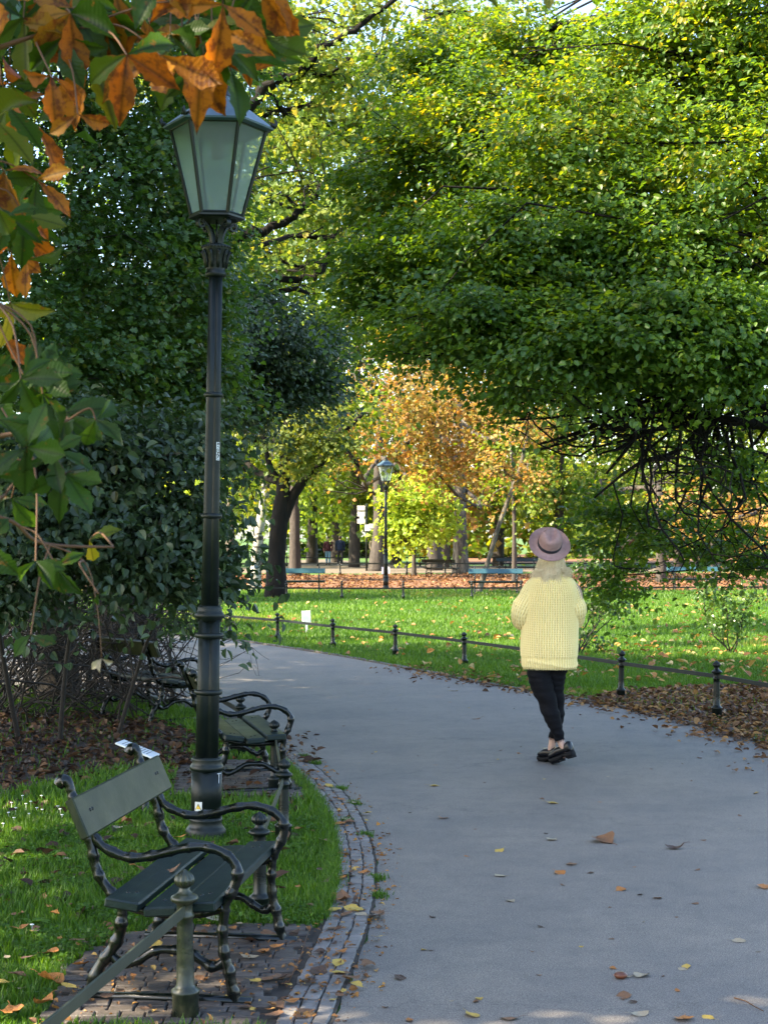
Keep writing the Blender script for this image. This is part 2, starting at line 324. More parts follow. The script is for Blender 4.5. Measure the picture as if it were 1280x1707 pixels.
    def build(s, name, mats, parent=None, origin=None, smooth=True, uv=False):
        V = np.concatenate(s.V) if s.V else np.zeros((0, 3))
        if origin is not None: V = V - np.asarray(origin)
        me = bpy.data.meshes.new(name); me.vertices.add(len(V)); me.vertices.foreach_set('co', V.astype(np.float32).ravel())
        loops = []; starts = []; mi = []; pos = 0
        for (k, m_), lst in s.F.items():
            a = np.concatenate(lst); loops.append(a.ravel()); starts.append(pos + np.arange(len(a)) * k); pos += a.size; mi.append(np.full(len(a), m_))
        loops = np.concatenate(loops).astype(np.int32); starts = np.concatenate(starts).astype(np.int32); mi = np.concatenate(mi).astype(np.int32)
        me.loops.add(len(loops)); me.loops.foreach_set('vertex_index', loops)
        me.polygons.add(len(starts)); me.polygons.foreach_set('loop_start', starts)
        me.polygons.foreach_set('material_index', mi)
        me.polygons.foreach_set('use_smooth', np.full(len(starts), smooth))
        at_ = me.attributes.new('rnd', 'FLOAT', 'POINT'); at_.data.foreach_set('value', np.concatenate(s.rnd).astype(np.float32))
        if uv:
            u = me.uv_layers.new(name='UVMap'); U = np.concatenate(s.uv)[loops]; u.data.foreach_set('uv', U.astype(np.float32).ravel())
        me.update(calc_edges=True)
        for m_ in (mats if isinstance(mats, (list, tuple)) else [mats]): me.materials.append(m_)
        ob = bpy.data.objects.new(name, me); COL.objects.link(ob)
        if parent is not None: ob.parent = parent
        return ob
def tag(o, label=None, cat=None, group=None, kind=None):
    if label: o['label'] = label
    if cat: o['category'] = cat
    if group: o['group'] = group
    if kind: o['kind'] = kind
    return o
def empty(name, loc, rz=0.0, label=None, cat=None, group=None):
    o = bpy.data.objects.new(name, None); COL.objects.link(o); o.location = [float(v) for v in loc]; o.rotation_euler = (0, 0, rz)
    o.empty_display_size = .1
    return tag(o, label, cat, group)
def copy_tree(o, parent=None):
    c = o.copy(); COL.objects.link(c); c.parent = parent
    for ch in list(o.children): copy_tree(ch, c)
    return c
def catmull(P, per=8, closed=False):
    P = np.asarray(P, float); n = len(P); out = []
    rngi = range(n if closed else n - 1)
    for i in rngi:
        if closed: p0, p1, p2, p3 = P[(i - 1) % n], P[i], P[(i + 1) % n], P[(i + 2) % n]
        else: p0, p1, p2, p3 = P[max(i - 1, 0)], P[i], P[i + 1], P[min(i + 2, n - 1)]
        for t in np.arange(per) / per:
            out.append(.5 * (2 * p1 + (p2 - p0) * t + (2 * p0 - 5 * p1 + 4 * p2 - p3) * t * t + (3 * p1 - p0 - 3 * p2 + p3) * t ** 3))
    if not closed: out.append(P[-1])
    return np.array(out)
def nrm(v): return v / (np.linalg.norm(v, axis=-1, keepdims=True) + 1e-12)
def inside(poly, X, Y):
    poly = np.asarray(poly); r = np.zeros(len(X), bool); j = len(poly) - 1
    for i in range(len(poly)):
        xi, yi = poly[i][:2]; xj, yj = poly[j][:2]
        c = ((yi > Y) != (yj > Y)) & (X < (xj - xi) * (Y - yi) / (yj - yi + 1e-12) + xi); r ^= c; j = i
    return r
def sheet(name, poly, z, mat, kind='structure'):
    import mathutils
    V = [Vector((p[0], p[1], 0)) for p in poly]
    tri = mathutils.geometry.tessellate_polygon([V])
    T = np.array([list(t) for t in tri]); P = np.array([[p[0], p[1], z] for p in poly])
    a = P[T[:, 1]] - P[T[:, 0]]; b = P[T[:, 2]] - P[T[:, 0]]; fl = (a[:, 0] * b[:, 1] - a[:, 1] * b[:, 0]) < 0
    T[fl] = T[fl][:, ::-1]
    m = MB(); m.add(P, T); o = m.build(name, mat, smooth=False); tag(o, kind=kind); return o

# ---------------------------------------------------------------- leaves
def T_leaf(w=.5, fold=.12, droop=.12):       # 7 vertices, folded and drooping
    V = np.array([[0, 0, 0], [-w * .8, .33, fold], [0, .36, 0], [w * .8, .33, fold], [-w * .7, .68, fold - droop * .5], [0, .7, -droop * .3], [w * .7, .68, fold - droop * .5], [0, 1, -droop]])
    return V, [[0, 2, 1], [0, 3, 2], [1, 2, 5, 4], [2, 3, 6, 5], [4, 5, 7], [5, 6, 7]]
def T_simple(w=.5, fold=.12):
    V = np.array([[0, 0, 0], [-w, .45, fold], [w, .45, fold], [0, 1, -.08]]); return V, [[0, 2, 1], [1, 2, 3]]
def T_oak():
    V = np.array([[0, 0, 0], [-.16, .2, .03], [-.42, .42, .1], [-.2, .5, .02], [-.4, .78, .06], [0, 1, -.1], [.4, .78, .06], [.2, .5, .02], [.42, .42, .1], [.16, .2, .03]])
    return V, [[0, 9, 1], [1, 9, 7, 3], [1, 3, 2], [9, 8, 7], [3, 7, 6, 4], [4, 6, 5]]
def put(mb, tpl, pos, nor, dr, size, rnd, uvt=None):
    V, Fc = tpl; n = len(pos)
    if n == 0: return
    Yv = nrm(dr - nor * (dr * nor).sum(-1, keepdims=True)); Xv = np.cross(Yv, nor)
    P = pos[:, None] + size[:, None, None] * (V[None, :, 0, None] * Xv[:, None] + V[None, :, 1, None] * Yv[:, None] + V[None, :, 2, None] * nor[:, None])
    off = (np.arange(n) * len(V))[:, None, None]
    by = {}
    for f in Fc: by.setdefault(len(f), []).append(f)
    for k, fs in by.items():
        fa = (np.array(fs)[None] + off).reshape(-1, k); mb.F.setdefault((k, 0), []).append(fa + mb.n)
    mb.V.append(P.reshape(-1, 3)); mb.n += n * len(V)
    mb.rnd.append(np.repeat(rnd, len(V)).astype(np.float32))
    mb.uv.append(np.zeros((n * len(V), 2), np.float32) if uvt is None else np.tile(uvt, (n, 1)).astype(np.float32))
def crown_leaves(mb, centre, rad, nsub, nleaf, size, tpl, up=.55, subr=.3, shell=.35, droop=.5, base=0.0, flat=.5):
    """nsub leafy sprays filling an ellipsoid, nleaf leaves each; returns the spray centres"""
    centre = np.asarray(centre, float); rad = np.asarray(rad, float)
    d = nrm(rng.standard_normal((nsub, 3))); u = shell + (1 - shell) * rng.random(nsub) ** .6
    wob = 1 + .22 * np.sin(d[:, 0] * 5 + centre[0]) + .16 * np.sin(d[:, 2] * 9 + centre[1])
    C = centre + d * (u * wob)[:, None] * rad
    out = nrm(d * np.array([1, 1, .4]) + rng.standard_normal((nsub, 3)) * .35)
    sr = subr * (.6 + .8 * rng.random(nsub))
    k = rng.poisson(nleaf, nsub); ii = np.repeat(np.arange(nsub), k); n = len(ii)
    lo = np.clip(rng.standard_normal((n, 3)), -1.9, 1.9) * np.array([1, 1, flat]) * .6
    along = np.clip(rng.standard_normal(n), -1.7, 1.7)
    pos = C[ii] + sr[ii][:, None] * (lo * .7 + out[ii] * along[:, None] * .7) - np.array([0, 0, 1]) * (np.maximum(along, 0) ** 2 * sr[ii] * .25)[:, None]
    no = nrm(np.array([0, 0, up]) + out[ii] * .35 + rng.standard_normal((n, 3)) * .38)
    dr = nrm(out[ii] + rng.standard_normal((n, 3)) * .55 + np.array([0, 0, -droop]))
    crn = rng.random(nsub); r = np.clip(.45 * crn[ii] + .5 * rng.random(n) + base + .03 * rng.standard_normal(n), 0, 1)
    sz = size * (.55 + .75 * rng.random(n))
    put(mb, tpl, pos, no, dr, sz, r)
    return C
def branch(mb, a, b, r0, r1, k=6, wob=.08, sag=0.0, sides=6):
    a = np.asarray(a, float); b = np.asarray(b, float); t = np.linspace(0, 1, k)[:, None]; Ln = np.linalg.norm(b - a)
    ph = rng.random(3) * 6
    w_ = np.stack([np.sin(t[:, 0] * 5 + ph[i]) - np.sin(ph[i]) for i in range(3)], -1) * wob * Ln * np.sin(t * math.pi)
    P = a + (b - a) * t + w_ - np.array([0, 0, 1]) * (sag * Ln * np.sin(t * math.pi)) + rng.standard_normal((k, 3)) * wob * Ln * .12 * np.sin(t * math.pi)
    mb.tube(P, r0 + (r1 - r0) * t[:, 0], sides, cap=False, rnd=rng.random()); return P
def tree(name, label, cat, base, trunk, clumps, lmat, bmat, lsize, tpl, group=None, sub=60, nleaf=30, subr=.3, twigs=.5, limb_r=.05, up=.55, flat=.5, shell=.35, extra=None, trunk_sides=14, baser=0.0, tj=.05, sunlit_turning=0.0):
    """base (x,y); trunk = [(x,y,z,r)...] or list of such polylines; clumps = [(x,y,z,rx,ry,rz[,weight])]"""
    o0 = np.array([base[0], base[1], 0.0]); root = empty(name, o0, 0, label, cat, group)
    tm = MB(); lines = trunk if isinstance(trunk[0], list) else [trunk]; nodes = []
    for ln in lines:
        A = np.array(ln, float); P = catmull(A, 6); tm.tube(P[:, :3], P[:, 3], trunk_sides, jitter=tj); nodes.append(P)
    nodes = np.concatenate(nodes); cm = MB()
    for c in clumps:
        wt = c[6] if len(c) > 6 else 1.0
        cc = np.array(c[:3]); C = crown_leaves(cm, cc, c[3:6], max(3, int(sub * wt)), nleaf, lsize, tpl, up=up, subr=subr, shell=shell, flat=flat, base=baser + (sunlit_turning * (cc[2] > 4.0) if sunlit_turning else 0))  # high clumps shifted yellower: sunlight put into the leaf colour, partly autumn tint
        cand = nodes[nodes[:, 2] < cc[2] + .3 * c[5]]
        cand = cand if len(cand) else nodes
        q = cand[np.argmin(np.linalg.norm(cand[:, :3] - cc, axis=1) + .5 * (cand[:, 3] < limb_r * .6))]
        lr = limb_r * (.3 if wt < .3 else 1); P = branch(tm, q[:3], cc, min(lr, q[3]), lr * .45, 8, .07)
        for s_ in C[rng.random(len(C)) < (twigs if wt > .09 else twigs * .3)]:
            j = P[rng.integers(3, len(P))]; branch(tm, j, s_, limb_r * .28, limb_r * .06, 5, .1, sides=4)
    if extra: extra(tm, cm, nodes)
    tm.build('trunk', bmat, root, o0); cm.build('crown', lmat, root, o0, smooth=False)
    return root
def E(px, py, D, rx, ry, wt=1.0, dz=1.0):        # an ellipsoid seen at a pixel, radii in photo pixels
    c = at(px, py, D); a = rx * D / F; b = ry * D / F; return (c[0], c[1], c[2], a, (a + b) * .5 * dz, b, wt)
def TR(px, py, D, wpx):                            # trunk node: pixel, distance, diameter in pixels
    c = at(px, py, D); return (c[0], c[1], max(c[2], -.1), wpx * .5 * D / F)
LEAF, SIMP, OAK = T_leaf(), T_simple(), T_oak()
def T_oval(w=.42, fold=.1, droop=.12):
    t = np.array([0, .12, .3, .5, .7, .88, 1.0]); b = w * np.array([.0, .5, .9, 1, .82, .42, 0]); V = [[0, 0, 0]]; Fc = []
    for i in range(1, 6): V += [[-b[i], t[i], fold * b[i] / w - droop * t[i] ** 2], [0, t[i], -droop * t[i] ** 2], [b[i], t[i], fold * b[i] / w - droop * t[i] ** 2]]
    V.append([0, 1, -droop]); Fc += [[0, 2, 1], [0, 3, 2]]
    for i in range(4):
        a = 1 + 3 * i; Fc += [[a, a + 1, a + 4, a + 3], [a + 1, a + 2, a + 5, a + 4]]
    Fc += [[13, 14, 16], [14, 15, 16]]; return np.array(V), Fc
WIDE = T_oval(.34, .2, .22); 

# ================================================================ SETTING
g = MB(); g.add([[-700, -60, 0], [700, -60, 0], [700, 1300, 0], [-700, 1300, 0]], np.array([[0, 1, 2, 3]]))
tag(g.build('ground', M['grass_ground'], smooth=False), kind='structure')
LEFT = [(556, 1707), (590, 1620), (618, 1540), (629, 1470), (622, 1410), (596, 1350), (552, 1300), (508, 1264), (472, 1238), (420, 1207), (350, 1182), (250, 1162), (120, 1150), (0, 1142), (-300, 1128)]
FAR = [(-300, 1040), (0, 1048), (200, 1055), (365, 1066), (450, 1077), (560, 1094), (700, 1120), (800, 1140), (950, 1165), (1060, 1187), (1200, 1222), (1280, 1245), (1500, 1320)]
Lw = catmull([(-.28, -4, 0), (-.30, 3.2, 0)] + [G(*p) for p in LEFT], 8)
Fw = catmull([G(*p) for p in FAR] + [(4.6, 6.5, 0), (5.4, 2, 0), (5.4, -4, 0)], 8)
PATH = np.concatenate([Lw, Fw])
edge_wob = PATH.copy(); edge_wob[:, :2] += rng.standard_normal((len(PATH), 2)) * .008
sheet('path', edge_wob, .006, M['asphalt'])
# leaf-strewn soil under the shrubs, orange leaf floor under the far trees, pale gravel walk
def blob(pts, z, nm, mat, wob=.05, per=8):
    P = catmull([G(*p) for p in pts], per, closed=True); P[:, :2] += rng.standard_normal((len(P), 2)) * wob
    sheet(nm, P, z, mat); return P
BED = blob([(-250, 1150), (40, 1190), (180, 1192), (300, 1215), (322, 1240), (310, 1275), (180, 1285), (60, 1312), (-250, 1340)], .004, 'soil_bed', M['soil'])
BEDR = catmull([G(*p) for p in [(1010, 1158), (1100, 1150), (1200, 1146), (1400, 1150), (1600, 1300), (1400, 1300), (1284, 1248), (1200, 1224), (1060, 1189), (990, 1172)]], 8, closed=True)
BEDR[:, :2] += rng.standard_normal((len(BEDR), 2)) * .04; sheet('soil_verge', BEDR, .004, M['soil'])
FLOOR = blob([(-200, 985), (330, 984), (640, 983), (900, 986), (1300, 985), (1700, 984), (1700, 958), (1300, 955), (900, 957), (640, 958), (330, 959), (-200, 960)], .004, 'leaf_floor', M['leafbed'], .2)
blob([(-200, 956), (420, 955), (640, 956), (900, 953), (1500, 952), (1500, 945), (900, 944), (640, 941), (560, 933), (500, 934), (420, 946), (-200, 947)], .008, 'gravel_walk', M['gravel'], .2)
blob([(760, 938), (1000, 940), (1400, 940), (1400, 925), (1000, 924), (800, 926)], .004, 'far_leaf_floor', M['leafbed'], .4)

# ---- sett paving: strip along the asphalt and the pad under the benches
def offset(P, d):
    T = nrm(np.gradient(P[:, :2], axis=0)); Nn = np.stack([-T[:, 1], T[:, 0]], -1); Q = P.copy(); Q[:, :2] += Nn * d; return Q
seg = Lw[6:]; seglen = np.concatenate([[0], np.cumsum(np.linalg.norm(np.diff(seg[:, :2], axis=0), axis=1))])
def along(s_):
    x = np.interp(s_, seglen, seg[:, 0]); y = np.interp(s_, seglen, seg[:, 1]); x2 = np.interp(s_ + .02, seglen, seg[:, 0]); y2 = np.interp(s_ + .02, seglen, seg[:, 1])
    t = np.array([x2 - x, y2 - y]); t /= np.linalg.norm(t) + 1e-9; return np.array([x, y]), t
sm = MB(); setts = []
def sett(c, t, hl, hw):
    h = .018 + rng.normal() * .0025; a = rng.normal() * .05; t = np.array([t[0] * math.cos(a) - t[1] * math.sin(a), t[0] * math.sin(a) + t[1] * math.cos(a)])
    rot = np.array([[t[0], t[1], rng.normal() * .012], [-t[1], t[0], rng.normal() * .012], [0, 0, 1]])
    sm.box((c[0], c[1], h / 2 - .008), (hl, hw, h / 2 + .008), rot, bev=.0045, rnd=rng.random())
s_ = 0.0
while s_ < seglen[-1] - .1 and s_ < 12:
    p, t = along(s_); n_ = np.array([-t[1], t[0]]); ln = .075 + rng.random() * .035
    wdt = [.058, .062, .06] if p[1] > 5.35 else [.058, .062, .06, .06, .062]
    if p[1] > 2.8:
        off = .012
        for wd in wdt:
            q = p + t * ln / 2 + n_ * (off + wd / 2) + rng.standard_normal(2) * .0015
            sett(q, t, ln / 2 - .0028, wd / 2 - .0028); off += wd
    s_ += ln
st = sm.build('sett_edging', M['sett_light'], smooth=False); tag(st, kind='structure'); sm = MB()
PAD1 = np.array([[-1.16, 5.50], [-.2, 5.40], [-.1, 6.3], [-.08, 6.72], [-.25, 6.84], [-.98, 6.86], [-1.2, 6.3]])
PAD2 = np.array([[-1.35, 10.35], [-.5, 10.2], [-.45, 10.6], [-.62, 11.8], [-1.5, 12.0]])
edge_x = lambda y: np.interp(y, Lw[:, 1][:100], Lw[:, 0][:100])
yy = {0: (5.35, 6.9), 1: (10.2, 12.0)}
for k, pad in enumerate((PAD1, PAD2)):
    y = yy[k][0]; row = 0
    while y < yy[k][1]:
        x = -1.6 + (row % 2) * .05
        while x < 0:
            ln = .085 + rng.random() * .03; c = np.array([x + ln / 2, y + .032])
            pe, te = along(np.clip(np.interp(c[1], seg[:, 1][:90], seglen[:90]), 0, 11)); d = (pe[0] - c[0])
            if inside(pad, np.array([c[0]]), np.array([c[1]]))[0] and d > .25: sett(c, np.array([1., 0.02]), ln / 2 - .0028, .0292)
            x += ln
        y += .0635; row += 1
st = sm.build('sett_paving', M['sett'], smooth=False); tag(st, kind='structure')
IN = offset(seg, .215); msk = (IN[:, 1] > 2.5)
jp = np.concatenate([seg[msk], IN[msk][::-1]])
sheet('paving_bed', jp, .009, M['joint']); 
sheet('paving_bed_pad', PAD1, .005, M['joint']); sheet('paving_bed_pad', PAD2, .005, M['joint'])
# narrow stone kerb on the far side of the path
km = MB(); Fo = Fw[(Fw[:, 1] < 32) & (Fw[:, 1] > 6)]; sl_ = np.concatenate([[0], np.cumsum(np.linalg.norm(np.diff(Fo[:, :2], axis=0), axis=1))])
for s0 in np.arange(0, sl_[-1] - .3, .31):
    p = np.array([np.interp(s0 + .15, sl_, Fo[:, 0]), np.interp(s0 + .15, sl_, Fo[:, 1])]); p2 = np.array([np.interp(s0 + .2, sl_, Fo[:, 0]), np.interp(s0 + .2, sl_, Fo[:, 1])]); t = nrm(p2 - p)
    n_ = np.array([-t[1], t[0]]); p = p + n_ * .04
    km.box((p[0], p[1], .008), (.15, .035, .016 + rng.random() * .006), np.array([[t[0], t[1], 0], [-t[1], t[0], 0], [0, 0, 1]]), bev=.006)
tag(km.build('kerb', M['sett'], smooth=False), kind='structure')

# ---- grass
def blades(mb, X, Y, h, wd, rnd):
    n = len(X); a = rng.random(n) * 6.283; lean = (.15 + .5 * rng.random(n)) * h; b = rng.random(n) * 6.283
    cx, sx = np.cos(a) * wd, np.sin(a) * wd; lx, ly = np.cos(b) * lean, np.sin(b) * lean
    z0 = np.zeros(n)
    V = np.stack([np.stack([X - cx, Y - sx, z0], -1), np.stack([X + cx, Y + sx, z0], -1),
                  np.stack([X + cx * .7 + lx * .35, Y + sx * .7 + ly * .35, h * .55], -1), np.stack([X - cx * .7 + lx * .35, Y - sx * .7 + ly * .35, h * .55], -1),
                  np.stack([X + lx, Y + ly, h * .95], -1)], 1)
    o = (np.arange(n) * 5)[:, None]
    mb.F.setdefault((4, 0), []).append(np.array([[0, 1, 2, 3]]) + o + mb.n); mb.F.setdefault((3, 0), []).append(np.array([[3, 2, 4]]) + o + mb.n)
    mb.V.append(V.reshape(-1, 3)); mb.n += n * 5; mb.rnd.append(np.repeat(rnd, 5).astype(np.float32)); mb.uv.append(np.zeros((n * 5, 2), np.float32))
STRIP = np.concatenate([offset(seg, -.05), offset(seg, .205)[::-1]])
gm = MB()
def vn(X, Y, s):     # cheap value noise
    return (np.sin(X * s + 1.3 * np.sin(Y * s * .7)) * np.sin(Y * s * 1.1 + 1.7 * np.sin(X * s * .6)) + 1) / 2
# near bed (beside the benches): sampled denser towards the camera
def near_grass(n, xr, yr):
    X = rng.uniform(*xr, n); Y = rng.uniform(*yr, n)
    k = ~inside(PATH, X, Y) & ~inside(STRIP, X, Y) & ~inside(PAD1, X, Y) & ~inside(PAD2, X, Y)
    bed = inside(BED, X, Y); k &= ~(bed & (rng.random(n) < .93)); return X[k], Y[k]
X, Y = near_grass(150000, (-3.2, -.1), (4.2, 9.5)); keep = rng.random(len(X)) < .55 + .45 * vn(X, Y, 7)
X, Y = X[keep], Y[keep]
blades(gm, X, Y, .022 + .038 * rng.random(len(X)) * (.5 + vn(X, Y, 4)), .0022 + .0015 * rng.random(len(X)), np.clip(.6 * rng.random(len(X)) + .3 * vn(X, Y, 3), 0, 1))
X, Y = near_grass(110000, (-6, -.3), (9.3, 20)); blades(gm, X, Y, .03 + .05 * rng.random(len(X)), .0045 + .002 * rng.random(len(X)), np.clip(.6 * rng.random(len(X)) + .3 * vn(X, Y, 3), 0, 1))
# weeds in the paving edge
for (px, py) in [(508, 1264), (525, 1275), (567, 1318), (590, 1343), (628, 1468), (632, 1497), (555, 1412), (575, 1372), (610, 1395)]:
    p = G(px, py); n = 160; blades(gm, p[0] + rng.standard_normal(n) * .022, p[1] + rng.standard_normal(n) * .03, .015 + .03 * rng.random(n), np.full(n, .003), rng.random(n) * .7)
# shaggy grass edge leaning over the paving
e = offset(seg, .225); e = e[(e[:, 1] > 6.9) & (e[:, 1] < 14)]; k = rng.integers(0, len(e) - 1, 9000); f_ = rng.random(9000)[:, None]; q = e[k] * (1 - f_) + e[k + 1] * f_
blades(gm, q[:, 0] + rng.standard_normal(9000) * .025, q[:, 1] + rng.standard_normal(9000) * .02, .03 + .04 * rng.random(9000), np.full(9000, .0026), rng.random(9000) * .8)
X, Y = near_grass(60000, (-3.0, -.1), (4.4, 9.5)); kq = vn(X * 1.7 + 3, Y * 1.7, 3.1) > .62; X, Y = X[kq], Y[kq]; nq = len(X)
put(gm, T_leaf(.5, .08, .05), np.stack([X, Y, .012 + .028 * rng.random(nq)], -1), nrm(np.array([0, 0, 1.]) + rng.standard_normal((nq, 3)) * .4), rng.standard_normal((nq, 3)), .010 + .014 * rng.random(nq), np.clip(.1 + .5 * rng.random(nq), 0, 1))
for _ in range(60):      # plantain rosettes and docks
    cx0, cy0 = rng.uniform(-2.6, -.3), rng.uniform(4.8, 9); 
    if inside(PATH, np.array([cx0]), np.array([cy0]))[0] or inside(STRIP, np.array([cx0]), np.array([cy0]))[0] or inside(PAD1, np.array([cx0]), np.array([cy0]))[0]: continue
    k_ = rng.integers(5, 9); aa_ = rng.random(k_) * 6.28; put(gm, T_leaf(.22, .1, .35), np.tile([cx0, cy0, .01], (k_, 1)), nrm(np.stack([-np.cos(aa_) * .6, -np.sin(aa_) * .6, np.ones(k_)], -1)), np.stack([np.cos(aa_), np.sin(aa_), np.full(k_, .8)], -1), rng.uniform(.05, .1, k_), np.clip(.2 + .5 * rng.random(k_), 0, 1))
tag(gm.build('grass', M['blade'], smooth=False), 'short green grass around the benches and the lamp post', 'grass', kind='stuff')
lm = MB()
n = 330000; px = rng.uniform(-120, 1400, n); py = 984 + (1250 - 984) * rng.random(n) ** 1.25
s_ = CAMZ / ((py - 895) / F); X = (px - 640) / F * s_; Y = s_
k = ~inside(PATH, X, Y) & (Y > np.interp(X, Fw[::-1, 0] if Fw[0, 0] > Fw[-1, 0] else Fw[:, 0], Fw[::-1, 1] if Fw[0, 0] > Fw[-1, 0] else Fw[:, 1])); k &= ~(inside(BEDR, X, Y) & (rng.random(n) < .93)) & ~inside(FLOOR, X, Y)
X, Y = X[k], Y[k]; sc_ = np.clip(Y / 20, .8, 2.2)
blades(lm, X, Y, (.035 + .05 * rng.random(len(X)) * (.5 + vn(X, Y, 1.7))) * sc_ ** .3, .0055 * sc_, np.clip(.6 * rng.random(len(X)) + .3 * vn(X, Y, .9) + .3 * (vn(X + 5, Y, .37) > .8), 0, 1))
tag(lm.build('lawn_grass', M['blade'], smooth=False), 'mown green lawn beyond the low iron fence', 'grass', kind='stuff')
# daisies
dm = MB()
for (px, py) in [(38, 1340), (20, 1352), (27, 1361), (15, 1369), (44, 1354), (62, 1361), (70, 1340), (71, 1364), (49, 1371), (97, 1358), (101, 1363), (104, 1373), (24, 1378), (6, 1388), (52, 1350), (54, 1562)]:
    p = G(px, py) + np.array([0, 0, .05]); dm.lathe([(.001, -.002), (.008, 0), (.009, .003), (.002, .004)], p, 8)
    dm.tube([p - [0, 0, .05], p - [0, 0, .002]], .0008, 4)
tag(dm.build('daisies', M['daisy']), 'tiny white daisies dotted over the shaded grass', 'daisies', kind='stuff')
# litter
def litter(name, poly, n, mat, size, label, z=.012, base=0., cat='leaf litter', extra=None):
    poly = np.asarray(poly); lo = poly[:, :2].min(0); hi = poly[:, :2].max(0)
    X = rng.uniform(lo[0], hi[0], n); Y = rng.uniform(lo[1], hi[1], n); k = inside(poly, X, Y)
    if extra is not None: X, Y = np.concatenate([X[k], extra[0]]), np.concatenate([Y[k], extra[1]])
    else: X, Y = X[k], Y[k]
    n = len(X); m = MB(); nor = nrm(np.array([0, 0, 1.]) + rng.standard_normal((n, 3)) * .35); d = rng.standard_normal((n, 3))
    put(m, T_leaf(.38, .16, .1), np.stack([X, Y, z + .02 * rng.random(n)], -1), nor, d, size * (.5 + .9 * rng.random(n)), np.clip(rng.random(n) + base, 0, 1))
    return tag(m.build(name, mat, smooth=False), label, cat, kind='stuff')
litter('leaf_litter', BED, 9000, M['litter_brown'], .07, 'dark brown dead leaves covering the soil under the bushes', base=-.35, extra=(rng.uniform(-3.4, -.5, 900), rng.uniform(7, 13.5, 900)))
ex = Fw[(Fw[:, 0] > .3) & (Fw[:, 0] < 5)][:, :2]; kk = rng.integers(0, len(ex), 1500)
litter('leaf_litter', BEDR, 14000, M['litter_brown'], .065, 'brown fallen leaves heaped along the verge behind the iron fence', base=.12, extra=(ex[kk, 0] + rng.standard_normal(1500) * .25, ex[kk, 1] + np.abs(rng.standard_normal(1500)) * .3 - .12))
litter('leaf_litter', FLOOR, 26000, M['litter_orange'], .12, 'orange leaf carpet beneath the far park benches')
for nm_, off_, n_, lb_ in (('paving_litter', .11, 700, 'small leaf fragments caught on the setts along the path edge'), ('edge_litter', -.02, 500, 'crumbs of leaf gathered along the edge of the asphalt')):
    e = offset(seg, off_); e = e[(e[:, 1] > 4.5) & (e[:, 1] < 14)]; k = rng.integers(0, len(e) - 1, n_); f_ = rng.random(n_)[:, None]; q = e[k] * (1 - f_) + e[k + 1] * f_; q[:, :2] += rng.standard_normal((n_, 2)) * (.07 if off_ > 0 else .05)
    if off_ > 0: q = np.concatenate([q, np.stack([rng.uniform(-1.2, -.2, 500), rng.uniform(5.3, 6.9, 500), np.zeros(500)], -1)])
    m = MB(); n_ = len(q); q[:, 2] = .024 if off_ > 0 else .009
    put(m, T_leaf(.4, .2, .2), q, nrm(np.array([0, 0, 1.]) + rng.standard_normal((n_, 3)) * .3), rng.standard_normal((n_, 3)), .008 + .03 * rng.random(n_) ** 2.5, rng.random(n_) * .9)
    tag(m.build(nm_, M['fallen'], smooth=False), lb_, 'leaf litter', kind='stuff')
n = 2600; px = rng.uniform(-60, 1400, n); py = 990 + 150 * rng.random(n); Yl = CAMZ * F / (py - 895); Xl = (px - 640) / F * Yl
kl = (Yl > np.interp(Xl, Fw[:, 0], Fw[:, 1]) + .2) & ((rng.random(n) < .3) | ((Xl > 1.5) & (rng.random(n) < .35 + .65 * vn(Xl, Yl, 1.3)))); m = MB(); n = kl.sum()
put(m, T_leaf(.4, .16, .1), np.stack([Xl[kl], Yl[kl], .045 + .02 * rng.random(n)], -1), nrm(np.array([0, 0, 1.]) + rng.standard_normal((n, 3)) * .4), rng.standard_normal((n, 3)), .09 * (.5 + rng.random(n)), np.clip(.35 + .65 * rng.random(n), 0, 1))
tag(m.build('lawn_leaf_litter', M['fallen'], smooth=False), 'scattered yellow and brown leaves lying on the sunlit lawn', 'leaf litter', kind='stuff')

